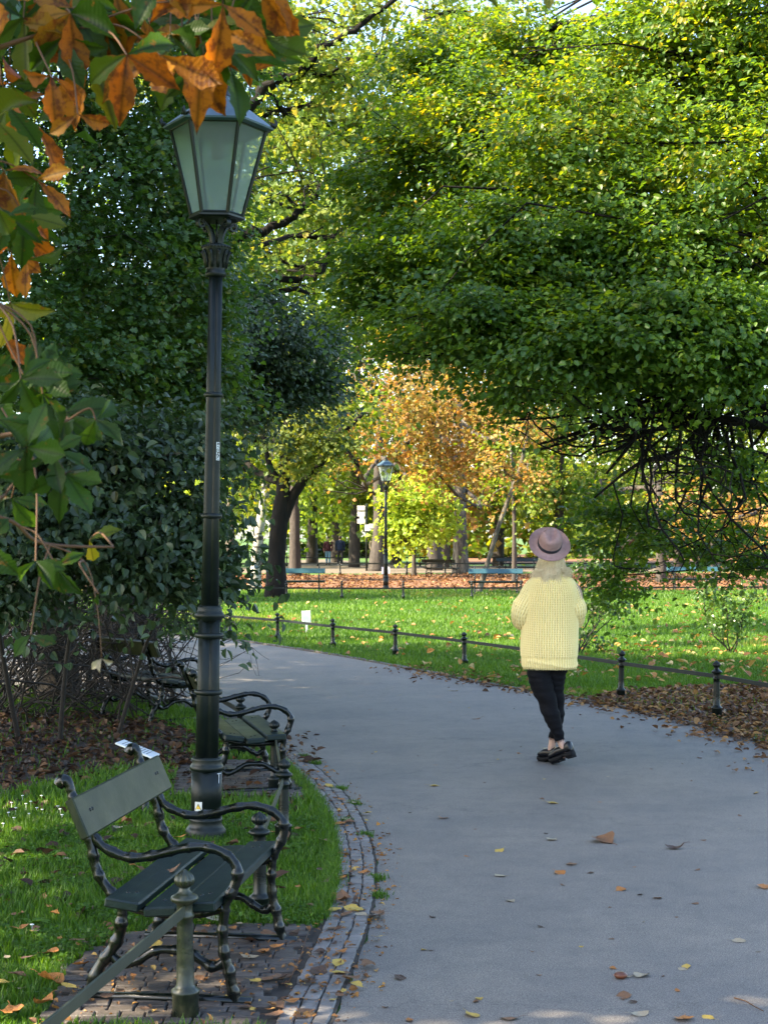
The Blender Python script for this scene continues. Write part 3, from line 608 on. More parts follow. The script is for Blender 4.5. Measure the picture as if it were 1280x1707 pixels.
# ================================================================ STREET LAMP
def make_lamp(label, loc, rz=0.0, lean=0.0, sides=32, stickers=True):
    root = empty('street_lamp', loc, 0, label, 'street lamp'); root.rotation_euler = (0, lean, rz)
    ro = 0.10          # groove of the clustered shaft towards the viewer
    def rotz(o, a): o.rotation_euler = (0, 0, a); return o
    b = MB(); b.lathe([(.0, -.02), (.118, -.02), (.118, .012), (.108, .03), (.112, .045), (.1, .06), (.086, .085), (.092, .10), (.088, .118)], sides=sides)
    b.lathe([(.086, .118, .05), (.087, .37, .05)], sides=48, lobes=4); b.lathe([(.088, .37), (.094, .385), (.09, .40), (.078, .415), (.086, .43), (.08, .445)], sides=sides)
    rotz(b.build('base', M['iron_lamp'], root), math.pi / 4 + ro)
    s = MB(); s.lathe([(.066, .44, .2), (.064, .81, .2), (.062, 1.2, .2)], sides=64, lobes=4)
    s.lathe([(.051, 1.26, .21), (.046, 1.8, .21), (.0425, 2.45, .21), (.040, 3.1, .21)], sides=64, lobes=4)
    rotz(s.build('shaft', M['iron_lamp'], root), math.pi / 4 + ro)
    def ring(z, r, h=.016):
        m = MB(); a = np.linspace(-math.pi / 2, math.pi / 2, 7); m.lathe([(r - h * .8, z - h)] + [(r - h * .8 + h * .8 * math.cos(x), z + h * math.sin(x)) for x in a] + [(r - h * .8, z + h)], sides=sides); m.build('collar', M['iron_lamp'], root)
    for z, r in ((.80, .078), (1.11, .080), (1.765, .058), (2.43, .055)): ring(z, r)
    m = MB(); m.lathe([(.066, 1.185), (.07, 1.2), (.08, 1.21), (.084, 1.222), (.074, 1.235), (.066, 1.25), (.068, 1.262), (.056, 1.275)], sides=sides); m.build('collar', M['iron_lamp'], root)
    c = MB(); c.lathe([(.045, 3.08), (.058, 3.085), (.058, 3.105), (.05, 3.112), (.055, 3.13), (.056, 3.17), (.062, 3.20), (.074, 3.225), (.078, 3.24), (.078, 3.252), (.05, 3.262)], sides=sides)
    for k in range(10):    # acanthus leaves of the capital
        a = k * .628; u = np.array([math.cos(a), math.sin(a)])
        c.tube([(u[0] * r, u[1] * r, z) for r, z in ((.054, 3.13), (.059, 3.165), (.067, 3.20), (.081, 3.222), (.083, 3.21))], [.009, .012, .010, .009, .004], 6)
    for k in range(24): a = k * .2618; c.box((math.cos(a) * .078, math.sin(a) * .078, 3.243), (.006, .006, .005), bev=.002)
    c.build('capital', M['iron_lamp'], root)
    for k in range(4):     # scroll brackets that carry the lantern
        a = k * math.pi / 2 + R(38); u = np.array([math.cos(a), math.sin(a)]); p = MB()
        pr = [(.03, 3.255), (.034, 3.29), (.045, 3.33), (.065, 3.36), (.09, 3.378)] + [(.100 + .022 * math.cos(t) * (1 + t / 9), 3.365 + .022 * math.sin(t) * (1 + t / 9)) for t in np.linspace(1.6, -5.2, 16)]
        pr = catmull([(x, 0, z) for x, z in pr], 3); vw = np.array([-u[1], u[0]]); P = []
        Tn = nrm(np.gradient(pr, axis=0)); Nn = np.stack([-Tn[:, 2], 0 * Tn[:, 0], Tn[:, 0]], -1)
        rings = []
        for q, nn in zip(pr, Nn):
            r_ = []
            for (su, sw) in ((1, 1), (1, -1), (-1, -1), (-1, 1)):
                x = q[0] + nn[0] * .0055 * su; z = q[2] + nn[2] * .0055 * su; r_.append((u[0] * x + vw[0] * .0135 * sw, u[1] * x + vw[1] * .0135 * sw, z))
            rings.append(r_)
        p.loft(rings); p.build('bracket', M['iron_lamp'], root, smooth=False)
    p = MB(); p.tube([(0, 0, 3.25), (0, 0, 3.41)], .006, 8); p.build('gas_pipe', M['iron_lamp'], root)
    # hexagonal lantern
    HA = [k * math.pi / 3 for k in range(6)]
    def hexpt(r, k, z): a = HA[k % 6]; return np.array([r * math.cos(a), r * math.sin(a), z])
    r0, z0, r1, z1 = .140, 3.415, .262, 3.895
    lan = MB()
    lan.lathe([(.09, 3.392), (.13, 3.394), (.157, 3.402), (.157, 3.412), (.145, 3.42)], sides=6)
    for k in range(6):
        lan.tube([hexpt(r0, k, z0), hexpt(r1, k, z1)], .0115, 6)
        lan.tube([hexpt(r0 + .002, k, z0 + .006), hexpt(r0 + .002, k + 1, z0 + .006)], .008, 6); lan.tube([hexpt(r1, k, z1), hexpt(r1, k + 1, z1)], .011, 6)
    lan.build('lantern_frame', M['iron_lamp'], root, smooth=False)
    for k in range(6):
        gp = MB(); a_, b_, c_, d_ = hexpt(r0 - .003, k, z0 + .006), hexpt(r0 - .003, k + 1, z0 + .006), hexpt(r1 - .003, k + 1, z1), hexpt(r1 - .003, k, z1)
        gp.add([a_, b_, c_, d_], np.array([[0, 1, 2, 3]])); gp.build('glass_pane', M['glass'], root, smooth=False)
    rf = MB(); rf.lathe([(.27, 3.89), (.305, 3.898), (.308, 3.908), (.12, 4.045), (.11, 4.05), (.108, 4.06)], sides=6)
    roof = rf.build('roof', M['roof_metal'], root, smooth=False)
    fn = MB(); fn.lathe([(.085, 4.055), (.09, 4.065), (.075, 4.08), (.06, 4.10), (.055, 4.12), (.065, 4.13), (.05, 4.14), (.02, 4.155), (.012, 4.18), (.022, 4.195), (.018, 4.21), (.003, 4.235)], sides=20); fn.build('finial', M['iron_lamp'], root)
    for k in range(6):
        q = hexpt(.302, k, 3.908); u = q[:2] / np.linalg.norm(q[:2]); ac = MB()
        ac.tube([(u[0] * .285, u[1] * .285, 3.915), (u[0] * .31, u[1] * .31, 3.918), (u[0] * .318, u[1] * .318, 3.935), (u[0] * .312, u[1] * .312, 3.958)], [.012, .014, .011, .003], 6)
        v_ = np.array([-u[1], u[0]])
        for sg in (-1, 1): ac.tube([(u[0] * .305 + v_[0] * sg * .006, u[1] * .305 + v_[1] * sg * .006, 3.915), (u[0] * .298 + v_[0] * sg * .022, u[1] * .298 + v_[1] * sg * .022, 3.925), (u[0] * .30 + v_[0] * sg * .026, u[1] * .30 + v_[1] * sg * .026, 3.912)], [.008, .007, .004], 5)
        ac.build('roof_ornament', M['iron_lamp'], root)
    h = MB(); h.lathe([(.0, 3.90), (.15, 3.895), (.15, 3.86), (.05, 3.85), (.037, 3.845), (.037, 3.745), (.034, 3.735), (.0, 3.733)], sides=20); h.build('bulb_housing', M['housing'], root)
    if stickers:
        def wrap(nm, ang, z, wd, ht, r, mat, lab):
            k = MB(); P = []
            for j in range(2):
                for i in range(5):
                    a = ang + (i / 4 - .5) * wd / r; P.append([r * math.cos(a), r * math.sin(a), z + (j - .5) * ht])
            k.add(P, np.array([[i, i + 1, i + 6, i + 5] for i in range(4)])); o = k.build(nm, mat, root); o['label'] = lab; return o
        o = wrap('sticker', R(-48), 2.12, .022, .10, .0505, M['sticker'], 'narrow black and white sticker on the upper shaft')
        k = MB()
        for _ in range(46):
            a = R(-48) + rng.uniform(-.17, .17); z = 2.12 + rng.uniform(-.045, .045); k.box((.0512 * math.cos(a), .0512 * math.sin(a), z), (.0008, rng.uniform(.001, .003), rng.uniform(.001, .002)), np.array([[math.cos(a), math.sin(a), 0], [-math.sin(a), math.cos(a), 0], [0, 0, 1]]))
        k.build('sticker_print', M['black_ink'], o)
        o = wrap('warning_sticker', R(-112), .185, .044, .05, .0905, M['sticker'], 'white square sticker with a yellow warning triangle')
        for (sc_, rr, mt) in ((.019, .0915, 'black_ink'), (.0155, .0921, 'sticker_yellow')):
            k = MB(); P = [[rr * math.cos(R(-112) + x * sc_ / rr), rr * math.sin(R(-112) + x * sc_ / rr), .182 + z * sc_] for x, z in ((-1, -.7), (1, -.7), (0, 1))]; k.add(P, np.array([[0, 1, 2]])); k.build('warning_triangle', M[mt], o, smooth=False)
        k = MB()
        for (x, z, hx, hz) in ((0, .19, .0012, .0065), (0, .176, .0012, .0015)):
            a = R(-112); k.box((.0926 * math.cos(a), .0926 * math.sin(a), z), (.0004, hx, hz), np.array([[math.cos(a), math.sin(a), 0], [-math.sin(a), math.cos(a), 0], [0, 0, 1]]))
        k.build('warning_mark', M['black_ink'], o, smooth=False)
        k = MB()       # white scrawled T
        for (x, z, hx, hz) in ((0, .362, .014, .002), (0, .335, .002, .026)):
            a = R(-38) + x; rr = .0925; k.box((rr * math.cos(a), rr * math.sin(a), z), (.0008, hx, hz), np.array([[math.cos(a), math.sin(a), 0], [-math.sin(a), math.cos(a), 0], [0, 0, 1]]))
        k.build('chalk_mark', M['white'], root, smooth=False)
    return root
p = G(343, 1397); make_lamp('tall dark green iron lamp post with a glass lantern, beside the near bench', p, 0, R(.95))
p = G(643, 982); make_lamp('distant green lamp post with a glass lantern, standing behind the lawn', p, R(12), 0, 20, False)
p = at(583, 930, 2700 * 1.65 / 36); p[2] = 0; make_lamp('faint faraway lamp post seen between the hedge and the walkers', p, R(20), 0, 12, False)

# ================================================================ LOW IRON FENCES
def post_mesh(h=.5):
    m = MB(); k = h / .5
    pr = [(.0, -.05), (.045, -.05), (.045, .085), (.048, .09), (.048, .10), (.036, .108), (.030, .12), (.029, .2), (.027, .315), (.027, .34), (.030, .343), (.033, .35), (.030, .357), (.027, .362), (.027, .385), (.030, .392), (.044, .400), (.048, .408), (.044, .417), (.030, .424), (.022, .43), (.0185, .44), (.0185, .447)]
    pr += [(.026, .452), (.031, .458), (.034, .466), (.0335, .474), (.029, .484), (.021, .493), (.012, .500), (.004, .506), (.0, .508)]
    pr = [(r, z * k if z > 0 else z) for r, z in pr]
    m.lathe(pr[:23], sides=20); m.lathe([(r, z, .10 if .45 * k < z < .498 * k else 0) for r, z in pr[22:]], sides=48, lobes=12, lobe_amp=.1); return m
POST = post_mesh(.5)
proto_post = None
def fence(label, nodes, h, group=None, pmat=None, rails=(.37,), cat='fence', rw=.019, rmat='rail_dark'):
    """nodes: ground points of the posts; a flat bar between neighbours"""
    root = empty('iron_fence', nodes[0], 0, label, cat, group); o0 = np.array(nodes[0], float); global proto_post
    for i, p in enumerate(nodes):
        if proto_post is None: ob = POST.build('post', M['iron_post'], root); proto_post = ob
        else: ob = proto_post.copy(); COL.objects.link(ob); ob.parent = root
        if pmat: ob.data = ob.data.copy(); ob.data.materials[0] = M[pmat]
        hh = h[i] if isinstance(h, (list, tuple)) else h
        ob.location = [float(v) for v in (np.array(p) - o0)]; ob.scale = (max(1, hh / .5) if hh > .5 else 1, max(1, hh / .5) if hh > .5 else 1, hh / .5); ob.rotation_euler = (rng.normal() * .012, rng.normal() * .012, rng.random() * 6)
    segs = [(nodes[i], nodes[i + 1], h[i] if isinstance(h, (list, tuple)) else h, h[i + 1] if isinstance(h, (list, tuple)) else h) for i in range(len(nodes) - 1)]
    for a, b, ha, hb in segs:
        m = MB(); a = np.array(a, float) - o0; b = np.array(b, float) - o0; t = b - a; ln = np.linalg.norm(t); t /= ln; n_ = np.array([-t[1], t[0], 0])
        for f in rails:
            za, zb = ha * f / .5, hb * f / .5; A = a + t * .024 + [0, 0, za]; B = b - t * .024 + [0, 0, zb]; d = nrm(B - A); u = np.cross(n_, d) * -1
            m.box((A + B) / 2, (np.linalg.norm(B - A) / 2, .0045, rw), np.array([d, n_, np.cross(d, n_)]), bev=.0012)
        m.build('rail', M[rmat], root, smooth=False)
    return root
FP = [(265, 1049), (383, 1059), (463, 1068), (555, 1081), (659, 1094), (774, 1112), (903, 1136), (1034, 1165), (1194, 1198), (1385, 1242)]
fence('long low iron fence with acorn topped posts edging the lawn', [G(*p) for p in FP], [.43, .43, .44, .44, .44, .44, .46, .49, .52, .52])
P1 = G(310, 1699); PA = np.array([-1.0, 3.45, 0])
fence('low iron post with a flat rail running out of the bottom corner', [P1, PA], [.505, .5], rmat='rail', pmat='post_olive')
P2, P3, P4, P5, P6 = G(434, 1528), G(472, 1402), G(459, 1320), G(402, 1262), G(289, 1178)
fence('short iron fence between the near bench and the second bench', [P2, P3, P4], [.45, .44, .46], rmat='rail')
fence('short iron fence between the second bench and the bench in the bushes', [P5, P6, G(150, 1150)], [.46, .46, .46])
far1 = [G(x, 1000 - (abs(x - 640) / 640) * 3) for x in (-60, 40, 140, 233, 380, 478, 570, 672, 786, 868, 960, 1060, 1178, 1280, 1390)]
fence('long low iron fence behind the lawn in front of the far benches', far1, .5, rails=(.3,), rw=.022)
far2 = [G(x, 959) for x in (330, 450, 567, 678, 742, 832, 905, 1010, 1120, 1240)]
fence('faraway low iron fence behind the orange leaf carpet', far2, .6, rails=(.42,), rw=.03)
far3 = [G(x, 944) for x in (478, 530, 582, 640, 700, 770, 850, 930)]
fence('thin iron railing between the gravel walk and the walkers', far3, .6, rails=(.4,), rw=.03)

# ================================================================ BENCHES
def bench(loc, rz, label, Ln=1.14, fs=.88, cat='bench', group=None, wood='bench_wood', back='bench_back'):
    """local: u (y) along the bench from the first frame, v (x) towards the path; origin at the first front foot"""
    root = empty('park_bench', loc, rz, label, cat, group)
    def frame(u0, nm='frame'):
        m = MB()
        def lim(pts, r, per=6, kn=.12):
            P = catmull([(v, u0, z) for v, z in pts], per); n = len(P); rr = np.interp(np.linspace(0, 1, n), np.linspace(0, 1, len(r)), r)
            L_ = np.concatenate([[0], np.cumsum(np.linalg.norm(np.diff(P, axis=0), axis=1))]); ph = rng.random() * 6
            kb = np.exp(-((np.mod(L_ + ph * .01, .072) - .036) / .012) ** 2); rr = rr * (1 + kn * 2.2 * kb) * (1 + rng.standard_normal(n) * .03)
            P[:, 1] += kb * .003 * np.sign(np.sin(L_ * 60)); m.tube(P, rr, 10, rnd=.5)
        lim([(0, 0.0), (-.020, .06), (-.032, .118), (-.047, .17), (-.056, .246), (-.052, .31), (-.047, .355), (-.018, .41), (-.002, .464), (-.018, .507), (-.068, .543), (-.14, .556), (-.215, .545), (-.30, .523), (-.37, .512), (-.43, .52), (-.497, .553), (-.532, .60)], [.019, .020, .018, .017, .019, .017, .016, .017, .017, .016])
        lim([(-.655, .762), (-.64, .778), (-.618, .770), (-.606, .735), (-.585, .68), (-.552, .60), (-.53, .54), (-.518, .48), (-.490, .423), (-.45, .375), (-.42, .345)], [.021, .022, .017, .017, .018, .018, .019, .018, .018, .017])
        lim([(-.42, .345), (-.42, .31), (-.43, .24), (-.463, .175), (-.503, .12), (-.53, .055), (-.545, 0)], [.018, .02, .021, .021, .02, .021])
        lim([(-.465, .17), (-.42, .135), (-.36, .15), (-.30, .185), (-.24, .19), (-.18, .185), (-.13, .155), (-.085, .135), (-.045, .16)], [.017, .016, .015, .015, .016, .017])
        lim([(-.42, .345), (-.33, .325), (-.22, .315), (-.12, .325), (-.05, .345)], [.017, .016, .016, .017], kn=.05)
        m.tube([(.05, u0, .016), (-.15, u0, .020), (-.58, u0, .016)], .018, 10)
        m.build(nm, M['iron'], root)
    frame(0.0); frame(fs)
    ov = (Ln - fs) / 2
    def plank(v, z, wd, th, tilt, mat, nm='seat_plank', label=None, ext=0):
        m = MB(); c, s = math.cos(tilt), math.sin(tilt)
        m.box((v, fs / 2, z), (wd / 2, Ln / 2 + ext, th / 2), np.array([[c, 0, s], [0, 1, 0], [-s, 0, c]]), bev=.006)
        o = m.build(nm, mat, root, smooth=False)
        for e in (0, fs):
            for dv in (-.012, .014):
                b = MB(); bx = v + dv * c; bz = z + dv * s; nx, nz = -s, c; ln = th / 2 + .0002
                pts = [(bx + nx * ln * k, e + .012 * np.sign(dv), bz + nz * ln * k) for k in (.9, 1.0)]; pts.append((bx + nx * (ln + .0025), e + .012 * np.sign(dv), bz + nz * (ln + .0025)))
                b.tube(pts, [.008, .008, .005], 8); b.build('bolt', M['iron'], o)
        return o
    plank(-.385, .372, .125, .034, R(-8), M[wood]); plank(-.248, .352, .118, .034, R(4), M[wood]); plank(-.115, .372, .125, .036, R(3), M[wood])
    a = R(66); v0, z0 = -.545, .665
    m = MB(); n_ = np.array([math.sin(a), 0, math.cos(a)]); upv = np.array([-math.cos(a), 0, math.sin(a)])
    m.box((v0, fs / 2, z0), (.074, Ln / 2, .0165), np.array([upv, [0, 1, 0], n_]), bev=.005); o = m.build('backrest', M[back], root, smooth=False)
    for e in (0, fs):
        for d in (-.014, .014):
            b = MB(); q = np.array([v0, e + d, z0]) + n_ * .0168 + upv * .01; b.tube([q - n_ * .004, q, q + n_ * .0035], [.008, .0075, .004], 8); b.build('bolt', M['iron'], o)
    return root
B1 = bench((-.512, 5.72, 0), R(-7.2), 'weathered dark green iron bench nearest the camera, beside the lamp post')
B2 = bench((-.60, 10.5, 0), R(13), 'second dark green iron bench, half hidden behind the lamp post')
B3 = bench((-1.63, 14.6, 0), R(38), 'dark iron bench half hidden among the bushes, beyond the lamp')
def fb(px, py, rz, label, wood='bench_wood', back='bench_blue', Ln=1.55):
    p = G(px, py); return bench(p, rz, label, Ln, 1.2, 'bench', 'far benches in the park', wood, back)
fb(462, 991, R(-88), 'faraway blue green bench standing near the foot of the birch')
fb(791, 992, R(-93), 'faraway bench with a bright blue backrest, between the far lamp and the person')
fb(1125, 986, R(-94), 'faraway pale blue bench under the orange leaves', back='bench_blue', Ln=1.6)
fb(842, 960, R(-95), 'dark far bench with its back turned, behind the slim dark tree trunk', back='bench_wood', Ln=2)
fb(762, 962, R(60), 'shadowed far bench beside the yellow glowing shrub', back='bench_wood')
fb(500, 931, R(-90), 'dark far bench in front of the clipped hedge', back='bench_wood', Ln=2)

# ================================================================ PEOPLE
def capsule_body(parts, voxel, mat, parent, name='body', smooth_it=4):
    """parts: polylines [(x,y,z,r)...] merged by a voxel remesh into one continuous skin"""
    m = MB()
    for P in parts:
        P = catmull(np.array(P, float), 5) if len(P) > 2 else np.array(P, float)
        # rounded ends
        a, b = P[0], P[-1]; da = nrm(P[0, :3] - P[1, :3]); db = nrm(P[-1, :3] - P[-2, :3])
        Q = np.concatenate([[np.append(a[:3] + da * a[3] * .8, a[3] * .5)], [np.append(a[:3] + da * a[3] * .4, a[3] * .88)], P, [np.append(b[:3] + db * b[3] * .4, b[3] * .88)], [np.append(b[:3] + db * b[3] * .8, b[3] * .5)]])
        m.tube(Q[:, :3], Q[:, 3], 14)
    o = m.build(name, mat, parent)
    r = o.modifiers.new('r', 'REMESH'); r.mode = 'VOXEL'; r.voxel_size = voxel; r.use_smooth_shade = True
    s = o.modifiers.new('s', 'SMOOTH'); s.factor = .5; s.iterations = smooth_it
    return o
def ell(c, rx, ry, n, th0=0.0, X=(1, 0, 0), Y=(0, 1, 0), mod=None):
    th = np.arange(n) * 2 * math.pi / n + th0; k = np.ones(n) if mod is None else mod
    return np.asarray(c) + (rx * k * np.cos(th))[:, None] * np.asarray(X) + (ry * k * np.sin(th))[:, None] * np.asarray(Y)

WX, WY = G(930, 1276)[:2]
W = empty('person', (WX, WY, 0), 0, 'person in a chunky pale yellow sweater, dusty pink hat and black trousers', 'person')
# --- continuous body (mostly clothed)
LL = [(-.135, 0.02, .86, .085), (-.137, 0.015, .695, .080), (-.118, 0.0, .583, .076), (-.078, -.015, .46, .060), (-.052, -.03, .37, .056), (-.016, -.03, .27, .041), (.010, -.03, .19, .029), (.030, -.045, .145, .028), (.056, -.055, .115, .029)]
RL = [(0.015, 0.04, .86, .085), (-.012, 0.05, .695, .078), (-.022, .06, .583, .068), (-.010, .07, .46, .055), (-.004, .07, .36, .052), (-.008, .085, .27, .039), (-.022, .11, .19, .028), (-.034, .118, .12, .028), (-.034, .118, .085, .029)]
body = [[(-.06, .03, .84, .11), (-.055, .03, .95, .115), (-.05, .03, 1.08, .105), (-.05, .03, 1.2, .12), (-.05, .03, 1.29, .115), (-.05, .03, 1.36, .06)],
        [(-.05, .03, 1.34, .05), (-.045, .03, 1.42, .048), (-.045, .035, 1.46, .05)],
        LL, RL,
        [(.062, -.055, .11, .028), (.03, -.03, .075, .022), (-.01, .003, .045, .014)], [(-.034, .118, .075, .026), (-.055, .143, .05, .022), (-.085, .178, .036, .014)],
        [(-.05, .03, 1.30, .06), (-.17, .03, 1.28, .055), (-.235, .03, 1.19, .045), (-.265, .03, 1.10, .042), (-.23, .13, 1.08, .036), (-.15, .24, 1.12, .028), (-.12, .28, 1.14, .022)],
        [(-.05, .03, 1.30, .06), (.10, .03, 1.28, .055), (.145, .03, 1.18, .045), (.16, .03, 1.08, .042), (.13, .13, 1.07, .036), (.06, .25, 1.13, .028), (.03, .29, 1.15, .022)],
        # head, tipped back a little: skull, jaw, nose, ears
        [(-.045, .03, 1.50, .070), (-.047, .04, 1.55, .074), (-.05, .045, 1.585, .062)], [(-.05, .06, 1.47, .04), (-.05, .085, 1.50, .045), (-.05, .075, 1.56, .055)],
        [(-.05, .125, 1.53, .010), (-.05, .14, 1.515, .012)], [(-.13, .03, 1.51, .012), (-.13, .03, 1.54, .014)], [(.04, .03, 1.51, .012), (.04, .03, 1.54, .014)],
        [(-.07, .12, 1.49, .008), (-.03, .12, 1.49, .008)]]
for (hx, hy, hz, sg) in ((-.115, .285, 1.145, 1), (.025, .295, 1.155, -1)):     # palms, fingers, thumbs
    body.append([(hx, hy, hz, .024), (hx + .02 * sg, hy + .035, hz + .01, .026), (hx + .03 * sg, hy + .06, hz + .012, .022)])
    for i, fl in enumerate((.055, .065, .06, .048)):
        dz = (i - 1.5) * .019
        body.append([(hx + .03 * sg, hy + .06, hz + .012 + dz, .0085), (hx + .045 * sg, hy + .06 + fl * .5, hz + .014 + dz, .008), (hx + .062 * sg, hy + .055 + fl * .75, hz + .012 + dz, .0075)])
    body.append([(hx + .005 * sg, hy + .02, hz + .03, .010), (hx + .02 * sg, hy + .04, hz + .05, .009), (hx + .035 * sg, hy + .055, hz + .056, .0085)])
capsule_body(body, .006, M['skin'], W)
eyes = MB()
for x in (-.078, -.022): eyes.lathe([(.0, -.008), (.007, -.004), (.009, 0), (.007, .004), (.0, .008)], (x, .122, 1.555), 8)
eyes.build('eyes', M['black_ink'], W)
# --- trousers
tr = MB(); 
def legring(P, n=40):
    Q = catmull(np.array(P, float), 10); T = nrm(np.gradient(Q[:, :3], axis=0)); X = nrm(np.cross(T, [0, 1, 0]) * -1); X = np.where(X[:, :1] < 0, -X, X); Y = np.cross(T, X); rings = []
    th = np.arange(n) * 2 * math.pi / n
    for i, q in enumerate(Q):
        z = q[2]; wr = .0035 * np.sin(z * 95 + 2.2 * np.sin(th + 1) + 3 * math.sin(z * 21)) * (np.exp(-((z - .45) / .08) ** 2) * 1.3 + np.exp(-((z - .22) / .05) ** 2) + .35 + .8 * np.exp(-((z - .66) / .05) ** 2))
        rr = q[3] * 1.05 + .003 + wr; rings.append(q[:3] + (rr * np.cos(th))[:, None] * X[i] + (rr * np.sin(th))[:, None] * Y[i])
    return rings
for P in (LL[:7], RL[:7]):
    r_ = legring(P); tr.loft(r_, cap=False)
    tip = r_[-1]      # frayed hem
    for k in range(0, 40): tr.tube([tip[k] + [0, 0, .006], tip[k] + [rng.normal() * .003, rng.normal() * .003, -.008 - rng.random() * .008]], .0012, 3, cap=False)
tr.loft([ell((-.06, .03, z), rx, ry, 40) for z, rx, ry in ((.78, .155, .11), (.84, .165, .12), (.92, .16, .12), (.98, .14, .11))])
tr.build('trousers', M['trousers'], W)
# --- sweater with real ribs
def ribbed(centers, rx, ry, n, nrib, amp, X, Y, rows, knot=0.0, sub=8, flatfrac=None):
    """rings with nrib ribs; every second rib is a column of purl bumps"""
    th = np.arange(n) * 2 * math.pi / n; rings = []; cols = []
    for i in range(len(centers)):
        ph = th * nrib; rib = np.cos(ph); bump = np.sin(rows[i]) * knot * (np.cos(ph) < .0)
        k = amp * (rib + bump); rings.append(centers[i] + ((rx[i] + k) * np.cos(th))[:, None] * X[i] + ((ry[i] + k) * np.sin(th))[:, None] * Y[i])
        cols.append(np.clip(.5 + .42 * rib + .3 * bump / max(knot, .1) + rng.standard_normal(n) * .04, 0, 1))
    return rings, cols
sw = MB()
zs = np.array([.700, .712, .74, .775, .79, .85, .95, 1.05, 1.15, 1.23, 1.30, 1.345, 1.38, 1.405, 1.415]); rxs = np.array([.188, .196, .199, .199, .203, .206, .205, .203, .200, .190, .172, .145, .115, .088, .078]); rys = np.array([.125, .135, .14, .14, .146, .15, .148, .142, .138, .132, .122, .11, .095, .078, .07])
cxs = np.array([-.056, -.056, -.056, -.056, -.056, -.055, -.053, -.05, -.049, -.048, -.047, -.046, -.045, -.045, -.045])
nz = 230; z = np.linspace(zs[0], zs[-1], nz); rx = np.interp(z, zs, rxs); ry = np.interp(z, zs, rys); cx_ = np.interp(z, zs, cxs)
th = np.arange(672) * 2 * math.pi / 672
rings = []; cols = []
sxp = lambda a, b: np.stack([.2 * np.sign(np.cos(th)) * np.abs(np.cos(th)) ** .86, .145 * np.sign(np.sin(th)) * np.abs(np.sin(th)) ** .86], -1)
_o = sxp(0, 0); _s = np.concatenate([[0], np.cumsum(np.linalg.norm(np.diff(np.concatenate([_o, _o[:1]]), axis=0), axis=1))]); PHI = _s[:-1] / _s[-1] * 2 * math.pi
for i in range(nz):
    band = z[i] < .782; nr = 62; rib = np.cos(PHI * nr); row = np.sin(z[i] * 2 * math.pi / .0165)
    knot = 0 if band else row * np.where(rib < 0, .42, .08); amp = .0030 if band else .0042
    fold = .007 * np.sin(th * 3 + z[i] * 6) * np.clip((1.2 - z[i]) * 2, 0, 1) + .006 * np.exp(-((z[i] - .735 - .02 * np.sin(th * 2)) / .012) ** 2) * (np.cos(th + 1.2) > .2)
    k = amp * (rib + knot) + fold
    sy = .03 + .012 * math.sin(z[i] * 8)
    rings.append(np.stack([cx_[i] + (rx[i] + k) * np.sign(np.cos(th)) * np.abs(np.cos(th)) ** .86, sy + (ry[i] + k) * np.sign(np.sin(th)) * np.abs(np.sin(th)) ** .86, z[i] + .004 * np.sin(th * 2 + 1) + 0 * th], -1))
    cols.append(np.clip(.62 + .34 * rib + (0 if band else .22 * row * (rib < 0)) - (.0 if not band else .05) + rng.standard_normal(672) * .05, 0, 1))
sw.loft(rings, cap=False, rnd=cols)
for s_, dx in ((1, 0),):      # rolled collar
    rr = []; cc = []
    for zc, a, b in ((1.395, .072, .066), (1.405, .088, .080), (1.43, .092, .084), (1.46, .088, .08), (1.486, .080, .074), (1.494, .070, .064), (1.47, .062, .056)):
        th2 = np.arange(280) * 2 * math.pi / 280; k = .0022 * np.cos(th2 * 28); rr.append(np.stack([-.043 + (a + k) * np.cos(th2), .03 + (b + k) * np.sin(th2), zc + 0 * th2], -1)); cc.append(np.clip(.6 + .3 * np.cos(th2 * 28), 0, 1))
    sw.loft(rr, cap=False, rnd=cc)
S = sw.build('sweater', M['knit'], W)
fz = MB(); n = 900     # fuzzy hem
aa = rng.random(n) * 6.283
for a in aa:
    q = np.array([-.056 + .19 * np.sign(math.cos(a)) * abs(math.cos(a)) ** .86, .03 + .128 * np.sign(math.sin(a)) * abs(math.sin(a)) ** .86, .703]); fz.tube([q, q + [rng.normal() * .004, rng.normal() * .004, -.004 - rng.random() * .008]], .0005, 3, cap=False, rnd=.8)
fz.build('wool_fuzz', M['knit'], S)
def sleeve(P, nm):
    Q = catmull(np.array(P, float), 22); n = len(Q); T = nrm(np.gradient(Q[:, :3], axis=0)); a = np.cross(T[0], [0, 0, 1.]); a = nrm(a); A = []
    for i in range(n): a = nrm(a - T[i] * a.dot(T[i])); A.append(a)
    A = np.array(A); B = np.cross(T, A); th = np.arange(288) * 2 * math.pi / 288; rings = []; cols = []; Ls = np.concatenate([[0], np.cumsum(np.linalg.norm(np.diff(Q[:, :3], axis=0), axis=1))])
    for i in range(n):
        rib = np.cos(th * 24); row = math.sin(Ls[i] * 2 * math.pi / .0165); fold = .006 * math.sin(Ls[i] * 46) * np.exp(-((Ls[i] - .32) / .1) ** 2) * (1 + np.cos(th))
        k = .0032 * (rib + row * np.where(rib < 0, .5, .15)) + fold; r_ = Q[i, 3] + k
        rings.append(Q[i, :3] + (r_ * np.cos(th))[:, None] * A[i] + (r_ * np.sin(th))[:, None] * B[i]); cols.append(np.clip(.62 + .34 * rib + .2 * row * (rib < 0), 0, 1))
    m = MB(); m.loft(rings, cap=True, rnd=cols); return m.build(nm, M['knit'], W)
sleeve([(-.05, .03, 1.375, .045), (-.105, .03, 1.335, .066), (-.165, .03, 1.27, .077), (-.225, .03, 1.17, .080), (-.258, .03, 1.10, .078), (-.25, .07, 1.05, .076), (-.22, .13, 1.06, .068), (-.16, .22, 1.11, .056), (-.13, .265, 1.135, .045)], 'sleeve')
